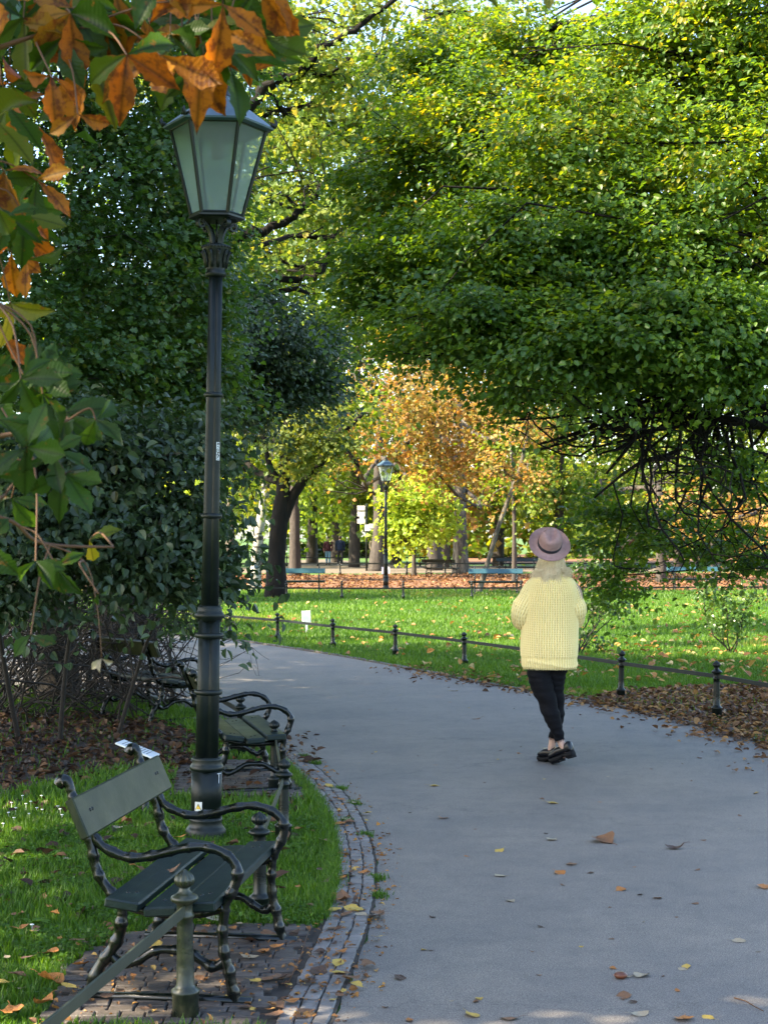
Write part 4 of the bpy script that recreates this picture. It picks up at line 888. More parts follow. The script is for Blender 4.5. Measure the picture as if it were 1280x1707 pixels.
sleeve([(-.04, .03, 1.375, .045), (.02, .03, 1.335, .064), (.075, .03, 1.27, .074), (.118, .03, 1.17, .074), (.135, .03, 1.10, .070), (.13, .07, 1.05, .068), (.11, .13, 1.055, .062), (.06, .23, 1.12, .054), (.035, .27, 1.145, .045)], 'sleeve')
# --- hair: long blonde strands falling from under the hat
hb = MB(); hc = np.array([-.045, .012, 1.52]); n = 2600; LK = [((rng.uniform(-3.2, -1.75) if (q_ := rng.random()) < .62 else rng.uniform(-.75, .1) if q_ < .85 else rng.uniform(-1.75, -.75)), (rng.uniform(.06, .11) if rng.random() < .6 else rng.uniform(.10, .17)), rng.normal() * .005) for _ in range(75)]
for i in range(n):
    lk = LK[rng.integers(75)]; a = lk[0] + rng.normal() * .07
    if rng.random() < .03: a = rng.uniform(-math.pi, math.pi)
    up_ = rng.uniform(.0, .8); st_ = hc + np.array([.084 * math.cos(a) * math.cos(up_), .086 * math.sin(a) * math.cos(up_), .07 * math.sin(up_)])
    ln = lk[1] * rng.uniform(.75, 1.08) + .035 * max(0, -math.cos(a + .5)); u = np.array([math.cos(a), math.sin(a), 0]); cl = rng.normal() * .006
    flare = .0 + .008 * rng.random() + .016 * abs(math.cos(a)); tt = lk[2] + rng.normal() * .002
    P = [st_, st_ + u * .012 + [0, 0, -.05], hc + u * (.092 + cl) + [tt, 0, -.09], hc + u * (.102 + flare * .7) + [tt * 2 + cl, 0, -.06 - ln * .6], hc + u * (.104 + flare - .01 * rng.random()) + [tt * 2.6 + cl * 1.5, 0, -.06 - ln]]
    P = catmull(np.array(P), 3); hb.tube(P, np.linspace(.0022, .0006, len(P)), 3, cap=False)
cap_ = MB(); cap_.loft([ell((-.045, .035, zc), a, b, 32) for zc, a, b in ((1.40, .05, .05), (1.44, .072, .068), (1.48, .078, .070), (1.52, .074, .062), (1.55, .055, .045), (1.565, .02, .02))])
hair = hb.build('hair', M['hair'], W)
o = cap_.build('hair_underlayer', M['hair'], hair)
# --- hat (worn: part of the person), tipped well back
hat = empty('hat', (0, 0, 0)); hat.parent = W
hax = nrm(np.array([.10, -.76, .64])); hx_ = nrm(np.cross([0, 0, 1.], hax) * 1); hx_ = nrm(np.array([.80, .12, -.40]) - hax * hax.dot([.80, .12, -.40])); hy_ = np.cross(hax, hx_)
HC = np.array([-.064, -.028, 1.592])
def hp(u, v, w_): return HC + hx_ * u + hy_ * v + hax * w_
def hatring(r, w_, n=64, pinch=0.0, ell_=1.0, dent=0.0):
    th = np.arange(n) * 2 * math.pi / n; out = []
    for t in th:
        x = r * math.cos(t) * (1 - pinch * abs(math.cos(t)) * max(0, math.sin(t)) ** .7 * 1.2); y = r * ell_ * math.sin(t); out.append(hp(x, y, w_ - dent * math.exp(-(x / .022) ** 2)))
    return out
hm = MB(); br = [(.086, .012), (.095, .003), (.115, .0), (.135, .003), (.148, .009), (.152, .012), (.150, .006), (.134, -.003), (.112, -.006), (.088, .0)]
hm.loft([hatring(r, w_, ell_=1.05) for r, w_ in br], cap=False); hm.build('brim', M['hat'], hat)
hm = MB(); cr = [(.086, 0, 0, 0), (.085, .03, 0, 0), (.083, .06, .06, 0), (.079, .09, .18, 0), (.073, .11, .30, .002), (.062, .124, .36, .010), (.046, .130, .32, .020), (.024, .127, .22, .026), (.004, .122, 0, .028)]
hm.loft([hatring(r, w_, pinch=p_, dent=d_, ell_=1.06) for r, w_, p_, d_ in cr]); hm.build('hat_crown', M['hat'], hat)
hm = MB(); hm.loft([hatring(r, w_, ell_=1.055) for r, w_ in ((.0865, .006), (.0885, .008), (.0875, .034), (.0845, .036))], cap=False); hm.build('hat_band', M['hatband'], hat)
# --- loafers
def shoe(heel, toe, roll, lift):
    s0 = empty('shoe', (0, 0, 0)); s0.parent = W
    heel = np.array(heel, float); toe = np.array(toe, float); ax = nrm(toe - heel); side = nrm(np.cross([0, 0, 1.], ax)); upv = np.cross(ax, side); Ln = np.linalg.norm(toe - heel)
    def ring(t, wdt, z0, z1, n=24):
        z0 *= 1.3; z1 *= 1.3; c = heel + ax * Ln * t; th = np.arange(n) * 2 * math.pi / n; return c + (np.sign(np.cos(th)) * np.abs(np.cos(th)) ** .6 * wdt)[:, None] * side + ((z0 + z1) / 2 + (z1 - z0) / 2 * np.sign(np.sin(th)) * np.abs(np.sin(th)) ** .7)[:, None] * upv
    m = MB(); m.loft([ring(t, w_, a, b) for t, w_, a, b in ((-.01, .016, .008, .032), (.01, .028, .001, .036), (.08, .036, 0, .037), (.26, .036, 0, .036), (.30, .034, .012, .035), (.42, .034, .014, .034), (.48, .038, .002, .033), (.7, .046, 0, .031), (.85, .045, .002, .031), (.95, .034, .007, .031), (1.0, .016, .014, .029))]); m.build('sole', M['sole'], s0)
    for t in (.04, .11, .18, .52, .6, .68, .76, .84):
        k = MB(); k.box(heel + ax * Ln * t + upv * .0, (Ln * .016, .037 if t < .3 else .042, .006), np.array([ax, side, upv]), bev=.002)
        m2 = k.build('tread', M['sole'], s0, smooth=False)
    m = MB(); m.loft([ring(t, w_, .030, b) for t, w_, b in ((-.0, .018, .06), (.015, .027, .085), (.07, .032, .092), (.2, .033, .082), (.34, .034, .074), (.45, .037, .078), (.58, .041, .076), (.72, .043, .064), (.85, .041, .056), (.94, .03, .047), (.99, .012, .038))]); m.build('upper', M['shoe'], s0)
    m = MB()
    for k in (1, 2, 3):
        c = heel + ax * Ln * (.60) + side * (k - 2) * .014 + upv * (.100 - .004 * (k - 2) ** 2); th = np.linspace(0, 2 * math.pi, 13); m.tube([c + ax * .009 * math.cos(t) + side * .009 * math.sin(t) + upv * .003 * math.sin(2 * t) for t in th], .0022, 6, cap=False)
    m.build('buckle', M['gold'], s0)
    return s0
shoe((.108, -.095, .080), (-.050, .030, .006), 0, .07)
shoe((.0, .078, .004), (-.118, .222, .004), 0, 0)

# --- walkers in the distance
def walker(px, py, h, label, top, legs, hairc, coat=False, rz=0.0, stride=.12, bag=None):
    p = G(px, py); k = h / 1.72; rt = empty('person', p, rz, label, 'person', 'distant walkers')
    def sc(P): return [(x * k, y * k, z * k, r * k) for x, y, z, r in P]
    mt = surf('cloth_' + top[0], [(.3, tuple(c * .85 for c in top[1])), (.7, top[1])], 8, .85); ml = surf('cloth_' + legs[0], [(.3, tuple(c * .85 for c in legs[1])), (.7, legs[1])], 8, .85)
    mh = surf('hair_' + hairc[0], [(.3, hairc[1]), (.7, hairc[1])], 8, .6); s = stride
    b = [sc([(0, 0, .92, .12), (0, 0, 1.1, .11), (0, 0, 1.3, .13), (0, 0, 1.42, .07), (0, 0, 1.5, .05)]), sc([(0, .01, 1.54, .075), (0, 0, 1.60, .085), (0, 0, 1.64, .08)]), sc([(0, .07, 1.57, .012), (0, .085, 1.565, .012)]),
         sc([(-.09, 0, .9, .09), (-.1, s * .5, .5, .06), (-.1, s, .1, .038), (-.1, s + .1, .04, .03)]), sc([(.09, 0, .9, .09), (.1, -s * .5, .5, .06), (.1, -s, .1, .038), (.1, -s + .1, .04, .03)]),
         sc([(-.1, 0, 1.38, .055), (-.2, 0, 1.34, .052), (-.24, .02, 1.08, .042), (-.23, .1, .86, .032), (-.22, .13, .77, .03)]), sc([(.1, 0, 1.38, .055), (.2, 0, 1.34, .052), (.24, .02, 1.08, .042), (.23, .1, .86, .032), (.22, .13, .77, .03)])]
    capsule_body(b, .02, M['skin'], rt, smooth_it=2)
    m = MB(); zb = .62 if coat else .84
    m.loft([ell((0, 0, z_ * k), a * k, c * k, 20) for z_, a, c in ((zb, .2, .15), (1.0, .175, .135), (1.2, .19, .14), (1.36, .2, .13), (1.45, .1, .08), (1.47, .07, .07))])
    for sg in (-1, 1): P = catmull(np.array([(sg * .12 * k, 0, 1.38 * k), (sg * .21 * k, 0, 1.34 * k), (sg * .25 * k, .02 * k, 1.08 * k), (sg * .235 * k, .09 * k, .86 * k)]), 4); m.tube(P, np.linspace(.075, .05, len(P)) * k, 10)
    m.build('coat' if coat else 'jacket', mt, rt)
    m = MB()
    for sg, ss in ((-1, s), (1, -s)): P = catmull(np.array([(sg * .085 * k, 0, .93 * k), (sg * .1 * k, ss * .5 * k, .5 * k), (sg * .1 * k, ss * k, .13 * k)]), 4); m.tube(P, np.linspace(.105, .055, len(P)) * k, 10)
    m.build('trousers', ml, rt)
    m = MB(); m.loft([ell((0, -.015 * k, z_ * k), a * k, a * k, 16) for z_, a in ((1.53, .06), (1.58, .09), (1.65, .094), (1.70, .07), (1.73, .02))]); m.build('hair', mh, rt)
    m = MB()
    for sg, ss in ((-1, s), (1, -s)): m.box((sg * .1 * k, (ss + .05) * k, .045 * k), (.05 * k, .13 * k, .04 * k), bev=.02)
    m.build('shoe', M['white'] if h > 1.7 else M['shoe'], rt)
    return rt
walker(547, 942, 1.66, 'distant walker in a maroon top and light blue jeans', ('maroon', (.06, .012, .02)), ('denim', (.16, .30, .42)), ('brown', (.05, .03, .02)), rz=R(175))
walker(567, 942, 1.72, 'distant walker in a navy top, dark trousers and white shoes', ('navy', (.012, .025, .075)), ('dark', (.02, .02, .025)), ('dark_brown', (.04, .025, .02)), rz=R(5))
walker(559, 934, 1.66, 'distant walker in a cream top behind the pair in maroon and navy', ('cream', (.6, .5, .38)), ('grey', (.05, .05, .06)), ('blond', (.6, .5, .35)), rz=R(170))
walker(623, 936, 1.69, 'distant walker in a long khaki coat beside the signpost', ('khaki', (.13, .11, .07)), ('black', (.015, .015, .015)), ('brown2', (.05, .035, .02)), coat=True, rz=R(185), stride=.05)
walker(477, 920, 1.72, 'distant walker in dark blue between the big dark trunk and the next tree', ('blue_black', (.012, .018, .04)), ('ink', (.012, .014, .02)), ('grey_hair', (.35, .33, .3)), rz=R(180))

# ================================================================ SIGNS
def plate_sign(px, py0, py1, wpx, label, lean=0.0):
    b = G(px, py1); s_ = b[1]; k = s_ / F; hh = (py1 - py0) * k; w_ = wpx * k; rt = empty('lawn_sign', b, R(8), label, 'sign', 'white lawn signs')
    m = MB(); m.box((0, .01, hh * .3), (.018, .006, hh * .33), bev=.002); m.build('stake', M['white'], rt, smooth=False)
    m = MB(); m.box((0, 0, hh * .74), (w_ / 2, .004, hh * .26), bev=.002); o = m.build('plate', M['white'], rt, smooth=False)
    rt.rotation_euler = (0, lean, R(8)); return rt
plate_sign(512, 1018, 1057, 15, 'small white sign on a stake in the lawn behind the fence', R(-3))
plate_sign(393, 975, 1001, 16, 'small white sign far across the lawn beside the bush leaves')
plate_sign(643, 945, 968, 14, 'small pinkish white sign at the foot of the far lamp post')
# plant label on a post behind the near bench, plate tipped back
b = G(243, 1357); rt = empty('plant_label_stand', b, R(-10), 'slanted white information plate on a short dark post behind the near bench', 'sign')
m = MB(); m.lathe([(.0, -.03), (.026, -.03), (.026, .0), (.021, .01), (.021, .35), (.0, .36)], sides=16); m.build('post', M['iron_post'], rt)
m = MB(); m.box((-.05, 0, .385), (.12, .075, .006), np.array([[math.cos(R(20)), 0, -math.sin(R(20))], [0, 1, 0], [math.sin(R(20)), 0, math.cos(R(20))]]), bev=.002); pl = m.build('plate', M['white'], rt, smooth=False)
m = MB(); ca, sa = math.cos(R(20)), math.sin(R(20))
for r_ in range(9):
    x = -.085 + .02 * r_; y = -.055
    while y < .05:
        l_ = .004 + rng.random() * .012; m.box((-.05 + x * ca + .0068 * sa, y + l_, .385 - x * sa + .0068 * ca), (.0022, l_, .0004), np.array([[ca, 0, -sa], [0, 1, 0], [sa, 0, ca]])); y += 2 * l_ + .005
m.build('print', M['housing'], pl, smooth=False)
# wayfinding signpost by the walkers
b = G(611, 952); k = b[1] / F; rt = empty('signpost', b, 0, 'distant signpost with grey direction boards beside the khaki coat', 'signpost')
m = MB(); m.tube([(0, 0, -.05), (0, 0, 112 * k)], .05, 10); m.build('post', M['iron_lamp'], rt)
for (dx, dz, w_, h_, mt) in ((-9, 105, 13, 8, 'sign_grey'), (-9, 95, 13, 8, 'sign_grey'), (-9, 83, 13, 8, 'sign_grey'), (-8, 89, 7, 3.5, 'white'), (1, 72, 8, 10, 'white'), (16, 75, 24, 8, 'sign_grey')):
    m = MB(); m.box((dx * k, -.06, dz * k), (w_ * k / 2, .02, h_ * k / 2), bev=.006); m.build('board', M[mt], rt, smooth=False)
# conker and twig on the path
cmb = MB(); p = G(1034, 1634); cmb.lathe([(.0, 0), (.012, .001), (.019, .006), (.0225, .013), (.020, .020), (.011, .025), (.0, .026)], (0, 0, 0), 20)
o = cmb.build('conker', M['conker']); o.location = p + np.array([0, 0, .006]); o.scale = (1.15, .95, .95); tag(o, 'round reddish brown conker lying on the path near the bottom edge', 'conker')
tw = MB(); a = G(1223, 1668); b = G(1272, 1690); tw.tube([a + [0, 0, .010], (a * .6 + b * .4) + [0, .004, .016], (a * .3 + b * .7) + [0, -.003, .012], b + [0, 0, .009]], [.0026, .0022, .002, .0014], 6); tw.tube([a * .45 + b * .55 + np.array([0, 0, .012]), a * .4 + b * .6 + np.array([.012, .02, .012])], [.0015, .0008], 5)
tag(tw.build('twig', M['litter_brown']), 'thin dry brown twig on the path in the bottom corner', 'twig')
tw = MB(); a = G(478, 1655); b = G(515, 1560); tw.tube([a + [0, 0, .022], (a + b) / 2 + [.01, 0, .03], b + [0, 0, .024]], [.0022, .002, .0014], 6)
tag(tw.build('twig', M['litter_brown']), 'slender bent twig on the paving setts in front of the near bench', 'twig')

# ================================================================ TREES
def wp(x, y, z, r): return (x, y, z, r)
# --- big leafy tree reaching in over the path from outside the frame
def right_extra(tm, cm, nodes):
    limbs = [[(1480, 640, 12.6, 26), (1380, 690, 12.3, 22), (1280, 706, 12.0, 19), (1215, 701, 11.9, 16), (1162, 690, 11.8, 13), (1160, 722, 11.8, 10), (1120, 755, 11.8, 8), (1060, 775, 11.7, 6), (990, 830, 11.8, 3)],
             [(1165, 690, 11.8, 11), (1110, 700, 11.9, 8), (1040, 690, 12, 6), (960, 700, 12, 4)],
             [(1480, 480, 12.8, 26), (1330, 560, 12.4, 20), (1240, 610, 12.1, 17), (1190, 637, 12, 15), (1140, 662, 11.9, 14), (1080, 688, 11.8, 13), (1040, 712, 11.8, 10), (980, 725, 11.8, 7), (900, 750, 11.9, 4)],
             [(1080, 688, 11.8, 9), (1050, 740, 11.8, 7), (1010, 790, 11.8, 4)], [(1280, 760, 12.2, 6), (1200, 730, 12, 7), (1190, 690, 11.9, 9)], [(1140, 662, 11.9, 9), (1060, 650, 11.9, 7), (960, 690, 12, 5), (860, 700, 12.1, 3)],
             [(1480, 560, 12.8, 24), (1330, 600, 12.4, 18), (1200, 610, 12.2, 14), (1090, 650, 12.1, 11), (990, 710, 12, 8), (900, 740, 12, 4)],
             [(1200, 610, 12.2, 12), (1130, 590, 12.2, 9), (1050, 600, 12.3, 7), (940, 640, 12.3, 4)]]
    ends = []
    for l in limbs:
        P = catmull(np.array([TR(*q) for q in l]), 6); tm.tube(P[:, :3], P[:, 3], 8, jitter=.06); ends.append(P)
    A = np.concatenate(ends)
    for _ in range(150):
        j = A[rng.integers(6, len(A))]; a = j[:3]; dx = rng.uniform(-240, 120); dy = rng.uniform(-60, 240); D = a[1]
        b = a + np.array([dx * D / F, rng.normal() * .5, -dy * D / F])
        if 640 + b[0] / b[1] * F < 1070 and 895 - (b[2] - CAMZ) / b[1] * F > 740: continue
        if b[2] < .9: b[2] = .9 + rng.random() * .4
        P = branch(tm, a, b, min(.016, j[3] * .7), .003, 9, .12, sag=.10, sides=4)
        for _k in range(rng.integers(1, 4)):
            q = P[rng.integers(3, 9)]; e_ = q + np.array([rng.normal() * .3, rng.normal() * .25, -.1 - rng.random() * .3])
            if 640 + e_[0] / e_[1] * F < 1030 and 895 - (e_[2] - CAMZ) / e_[1] * F > 790: continue
            branch(tm, q, e_, .005, .0015, 5, .14, sides=3)
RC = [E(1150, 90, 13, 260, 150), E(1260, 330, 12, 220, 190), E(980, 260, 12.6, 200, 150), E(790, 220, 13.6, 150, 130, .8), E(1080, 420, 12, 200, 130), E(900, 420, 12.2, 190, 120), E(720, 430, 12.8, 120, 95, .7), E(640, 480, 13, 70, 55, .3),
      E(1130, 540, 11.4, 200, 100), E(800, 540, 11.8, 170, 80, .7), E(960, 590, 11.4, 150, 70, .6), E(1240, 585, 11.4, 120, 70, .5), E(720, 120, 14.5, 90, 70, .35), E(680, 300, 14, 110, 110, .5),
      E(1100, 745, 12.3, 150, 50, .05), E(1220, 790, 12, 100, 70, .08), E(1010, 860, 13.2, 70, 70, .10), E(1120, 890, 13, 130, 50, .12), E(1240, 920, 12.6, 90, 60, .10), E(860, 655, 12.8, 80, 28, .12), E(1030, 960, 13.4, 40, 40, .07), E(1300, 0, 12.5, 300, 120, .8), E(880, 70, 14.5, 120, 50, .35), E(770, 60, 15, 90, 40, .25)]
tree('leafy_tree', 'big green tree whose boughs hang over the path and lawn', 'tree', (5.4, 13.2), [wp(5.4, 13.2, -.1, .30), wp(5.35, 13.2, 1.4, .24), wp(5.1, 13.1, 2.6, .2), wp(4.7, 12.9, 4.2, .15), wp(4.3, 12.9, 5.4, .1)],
     RC, M['leaf_mid'], M['bark_black'], .052, T_leaf(.42, .12, .14), sub=190, nleaf=72, subr=.23, twigs=.10, limb_r=.045, extra=right_extra, up=.75, flat=.26, baser=-.04, sunlit_turning=.2)

# --- shrub with oval grey green leaves and a tangle of bare stems
def shrub_extra(tm, cm, nodes):
    for _ in range(150):
        a = G(rng.uniform(-80, 300), rng.uniform(1150, 1200)); a[1] += rng.uniform(-.5, 1.2)
        b = at(rng.uniform(-60, 345), rng.uniform(940, 1090), a[1] - rng.uniform(0, 1.6)); P = branch(tm, a, b, .011, .004, 8, .14, sides=4)
        for _k in range(5):
            q = P[rng.integers(2, 8)]; e_ = q + np.array([rng.normal() * .40, rng.normal() * .3, rng.normal() * .16 - .06]); P2 = branch(tm, q, e_, .005, .0018, 7, .16, sides=3)
            q = P2[4]; branch(tm, q, q + rng.standard_normal(3) * .16, .0025, .001, 5, .16, sides=3)
tree('shrub', 'dense shrub with oval grey green leaves above a tangle of bare dark stems', 'shrub', (-2.6, 13.0), [[wp(-2.6, 13, -.1, .02), wp(-2.5, 12.8, .7, .018), wp(-2.3, 12.5, 1.6, .015)], [wp(-2.9, 13, -.1, .02), wp(-3.0, 12.6, 1., .018), wp(-3.0, 12.3, 1.9, .015)], [wp(-2.2, 13.2, -.1, .018), wp(-1.9, 13, .8, .015), wp(-1.6, 12.8, 1.4, .012)]],
     [E(60, 800, 12, 160, 120), E(200, 780, 12.2, 150, 110), E(290, 870, 12, 90, 90, .6), E(120, 900, 11.8, 170, 80, .8), E(240, 950, 11.8, 110, 60, .35), E(20, 980, 11.8, 100, 60, .3), E(392, 950, 12.2, 26, 60, .07), E(330, 1010, 12.2, 40, 50, .07), E(330, 740, 12.6, 60, 70, .25)],
     M['leaf_blue'], M['twig'], .074, WIDE, sub=110, nleaf=32, subr=.24, twigs=.5, limb_r=.02, extra=shrub_extra, up=.6)
# --- trees filling the shaded side
tree('oak_tree', 'dark leafy oak behind the lamp shaft, its foliage reaching to the shrub', 'tree', (-3.3, 16.5), [wp(-3.3, 16.5, -.1, .22), wp(-3.3, 16.4, 1.5, .18), wp(-3.1, 16, 3.2, .14), wp(-2.9, 15.5, 4.8, .1)],
     [E(230, 300, 15, 150, 160), E(60, 420, 14, 170, 170, .8), E(230, 480, 14.4, 150, 140, .8), E(110, 620, 13.6, 170, 120), E(270, 620, 14.4, 110, 90), E(330, 240, 16, 80, 130, .6), E(100, 120, 15, 220, 170), E(300, 80, 16, 120, 120, .5), E(320, 400, 15.2, 80, 100, .5), E(-150, 300, 15, 180, 250), E(330, 520, 15.4, 70, 80, .4)],
     M['leaf_dark'], M['twig'], .066, OAK, sub=135, nleaf=46, subr=.25, twigs=.25, limb_r=.03, up=.6, baser=.06)
tree('dark_maple', 'dark green tree whose low crown hangs beside the lamp shaft above the birch', 'tree', (-3.6, 21.0), [wp(-3.6, 21, -.1, .2), wp(-3.5, 20.9, 2, .16), wp(-3.1, 20.5, 3.6, .12), wp(-2.6, 20, 4.6, .08)],
     [E(430, 580, 19, 110, 65), E(340, 620, 19, 100, 70), E(510, 640, 19.4, 50, 34, .35), E(440, 670, 19, 80, 28, .35), E(390, 510, 19.5, 80, 40, .4), E(230, 560, 19, 110, 100, .7), E(520, 560, 19.6, 50, 40, .3), E(360, 690, 18.6, 60, 26, .25)],
     M['leaf_blue'], M['twig'], .068, T_leaf(.4, .14, .14), sub=150, nleaf=48, subr=.27, twigs=.2, limb_r=.035, up=.6)
def mid_extra(tm, cm, nodes):
    for l in ([(330, 440, 22.6, 30), (400, 395, 22.6, 24), (450, 380, 22.6, 18), (500, 352, 22.6, 15), (532, 318, 22.6, 13), (555, 290, 22.6, 11), (610, 265, 22.6, 8), (668, 256, 22.6, 4)],
              [(500, 352, 22.6, 9), (478, 330, 22.6, 7), (455, 318, 22.6, 4)], [(555, 290, 22.6, 7), (585, 290, 22.6, 5), (600, 262, 22.6, 3), (640, 240, 22.6, 2)],
              [(360, 520, 22.6, 22), (450, 470, 22.6, 16), (520, 462, 22.6, 14), (545, 430, 22.6, 13), (552, 400, 22.6, 10), (585, 368, 22.6, 7)], [(545, 430, 22.6, 9), (500, 445, 22.6, 7), (450, 430, 22.6, 5)],
              [(400, 200, 23.6, 26), (450, 140, 23.6, 22), (505, 120, 23.6, 20), (525, 90, 23.6, 17), (560, 68, 23.6, 14), (610, 35, 23.6, 11), (670, -10, 23.6, 9)], [(505, 120, 23.6, 10), (550, 125, 23.6, 7), (590, 90, 23.6, 4)], [(440, 500, 22.6, 9), (490, 480, 22.6, 11), (520, 500, 22.6, 5)]):
        P = catmull(np.array([TR(*q) for q in l]), 5); P[:, :3] += rng.standard_normal((len(P), 3)) * .02; tm.tube(P[:, :3], P[:, 3] * .82, 8, jitter=.08)
        for _ in range(6):
            q = P[rng.integers(2, len(P))]; branch(tm, q[:3], q[:3] + np.array([rng.normal() * .7, rng.normal() * .5, .2 + rng.normal() * .5]), q[3] * .25, .004, 7, .12, sides=4)
tree('old_tree', 'tall tree with crooked black boughs against bright leaves, right of the lantern', 'tree', (-3.9, 25), [wp(-3.9, 25, -.1, .4), wp(-3.9, 25, 2, .34), wp(-3.5, 24.6, 4, .28), wp(-3.1, 24.5, 6.2, .24), wp(-2.6, 25, 9, .16)],
     [E(420, 130, 27.5, 110, 130), E(540, 180, 28, 90, 90, .7), E(430, 280, 27, 90, 70, .5), E(560, 330, 27, 80, 70, .5), E(620, 200, 28, 70, 80, .5), E(480, 440, 27, 80, 50, .5), E(380, 420, 26.5, 80, 60, .5), E(600, 420, 27, 60, 50, .35), E(520, 40, 28, 90, 60, .4), E(650, 120, 29, 60, 60, .3), E(300, 100, 26, 150, 200), E(780, 20, 29, 120, 50, .4), E(690, 200, 29, 80, 70, .5), E(470, 50, 23, 60, 40, .22), E(570, 130, 23.6, 70, 50, .25), E(500, 235, 23.2, 60, 36, .2), E(610, 310, 23.4, 50, 36, .18), E(470, 320, 22.4, 40, 24, .08), E(420, 440, 22.4, 60, 36, .2), E(600, 440, 23.4, 40, 40, .15), E(620, 20, 24, 60, 36, .2)],
     M['leaf_mixed'], M['bark_black'], .105, OAK, sub=95, nleaf=28, subr=.40, twigs=.12, limb_r=.06, up=.5, baser=-.05, extra=mid_extra)

# --- the park beyond the lawn
def bgtree(name, label, trunk, clumps, lm_, D=None, bark='bark', ls=.2, sub=45, nl=22, sr=.8, group='trees beyond the lawn', cat='tree', **k):
    T_ = [TR(*q) for q in trunk]; b = T_[0]
    return tree(name, label, cat, (b[0], b[1]), [(b[0], b[1], -.1, b[3] * 1.25)] + T_[1:], [E(*c) for c in clumps], M[lm_], M[bark], ls, SIMP, group=group, sub=sub, nleaf=nl, subr=sr, twigs=.25, limb_r=.12, **k)
bgtree('ancient_tree', 'massive dark forked trunk rising behind the birch', [(460, 967, 44, 32), (461, 925, 44, 30), (466, 870, 44, 29), (472, 815, 44, 24), (477, 740, 44, 17), (482, 660, 44, 12)],
       [(560, 690, 46, 80, 60), (420, 740, 46, 70, 80), (500, 600, 47, 120, 60), (390, 800, 48, 50, 50, .5)], 'leaf_yellow', ls=.17, baser=.05, bark='bark_wet',
       extra=lambda tm, cm, nodes: [tm.tube(P[:, :3], P[:, 3], 10, jitter=.05) for P in [catmull(np.array([TR(*q) for q in l]), 6) for l in ([(470, 880, 44, 16), (486, 832, 44, 18), (508, 800, 44, 15), (534, 772, 44, 15), (556, 728, 44, 15), (580, 712, 44, 10), (605, 690, 44, 6)], [(556, 728, 44, 12), (585, 760, 44, 8), (600, 780, 44, 4)], [(468, 810, 44, 14), (448, 770, 44, 10), (440, 720, 44, 7)])]])
bgtree('birch_tree', 'slender white barked birch leaning beside the massive dark trunk', [(425, 981, 50, 20), (427, 940, 50, 17), (432, 890, 50, 16), (441, 830, 50, 15), (449, 775, 50, 14), (456, 720, 50, 12), (464, 660, 50, 9), (470, 610, 50, 6)],
       [(470, 700, 49, 50, 60, .7), (500, 760, 49, 34, 44, .5), (440, 650, 49, 60, 50, .6), (400, 720, 50, 45, 50, .4), (530, 720, 49, 35, 45, .4)], 'leaf_birch', bark='bark_birch', extra=lambda tm, cm, nodes: [crown_leaves(cm, np.array(E(*c)[:3]), np.array(E(*c)[3:6]), 26, 26, .13, SIMP, subr=.4) for c in ((505, 765, 43, 34, 26), (480, 730, 43, 46, 30), (560, 740, 43, 34, 24), (530, 700, 43, 50, 26))], ls=.13, sub=45, nl=26, sr=.5)
bgtree('park_tree', 'dark upright trunk just beyond the big forked tree', [(492, 938, 68, 18), (491, 860, 68, 16), (488, 760, 68, 14)], [(520, 700, 70, 90, 70), (450, 640, 70, 80, 80)], 'leaf_yellow', ls=.24)
bgtree('park_tree', 'dark trunk directly behind the far lamp post', [(628, 950, 78, 26), (632, 880, 78, 20), (630, 800, 78, 16), (634, 700, 78, 12)], [(640, 660, 60, 100, 60), (590, 740, 62, 70, 50, .6), (680, 740, 62, 60, 50, .5)], 'leaf_orange', ls=.18)
bgtree('park_tree', 'straight brown trunk beside the glowing yellow shrub', [(724, 943, 80, 24), (725, 880, 80, 20), (728, 800, 80, 17), (730, 700, 80, 14)], [(720, 700, 62, 70, 55), (730, 790, 64, 60, 40, .6), (700, 620, 66, 90, 50, .6)], 'leaf_orange', ls=.18, baser=-.15)
bgtree('park_tree', 'thick trunk with sunlit mottled bark near the blue bench', [(768, 949, 72, 24), (767, 880, 72, 22), (765, 800, 72, 20), (763, 740, 72, 17), (765, 660, 72, 13)], [(800, 660, 60, 80, 60), (770, 760, 62, 45, 40, .5), (860, 700, 60, 60, 50, .6), (700, 560, 66, 100, 50, .5)], 'leaf_orange', bark='bark_pale', ls=.18)
bgtree('leaning_tree', 'thin pale trunk leaning behind the blue bench', [(796, 992, 48, 9), (812, 940, 48, 8), (830, 880, 48, 7), (848, 830, 48, 7), (866, 780, 48, 6), (880, 720, 48, 4)], [(870, 710, 47, 50, 36, .4), (830, 780, 47, 40, 26, .3), (880, 780, 47, 30, 30, .2)], 'leaf_orange', bark='bark_pale', ls=.13, sr=.45)
bgtree('slim_tree', 'slim straight dark trunk between the blue bench and the hat', [(857, 962, 58, 8), (857, 900, 58, 7), (856, 840, 58, 6), (852, 760, 58, 5)], [(850, 810, 58, 50, 40, .4), (860, 730, 58, 60, 50, .4)], 'leaf_yellow', ls=.16)
bgtree('park_tree', 'dark trunk behind the pale blue bench on the lawn edge', [(1102, 962, 58, 17), (1101, 900, 58, 15), (1098, 820, 58, 13)], [(1100, 760, 60, 110, 70, .8), (1000, 800, 62, 90, 60, .6), (1050, 880, 64, 60, 30, .3)], 'leaf_mixed', ls=.17)
bgtree('maple_tree', 'small maple with orange and yellow leaves above the pale blue bench', [(1190, 962, 50, 8), (1186, 900, 50, 7), (1180, 850, 50, 5)], [(1180, 870, 50, 70, 34, .5), (1250, 900, 50, 50, 34, .5), (1150, 830, 50, 60, 34, .4), (1260, 850, 52, 60, 50, .4)], 'leaf_orange', ls=.14, sr=.45, baser=.1)
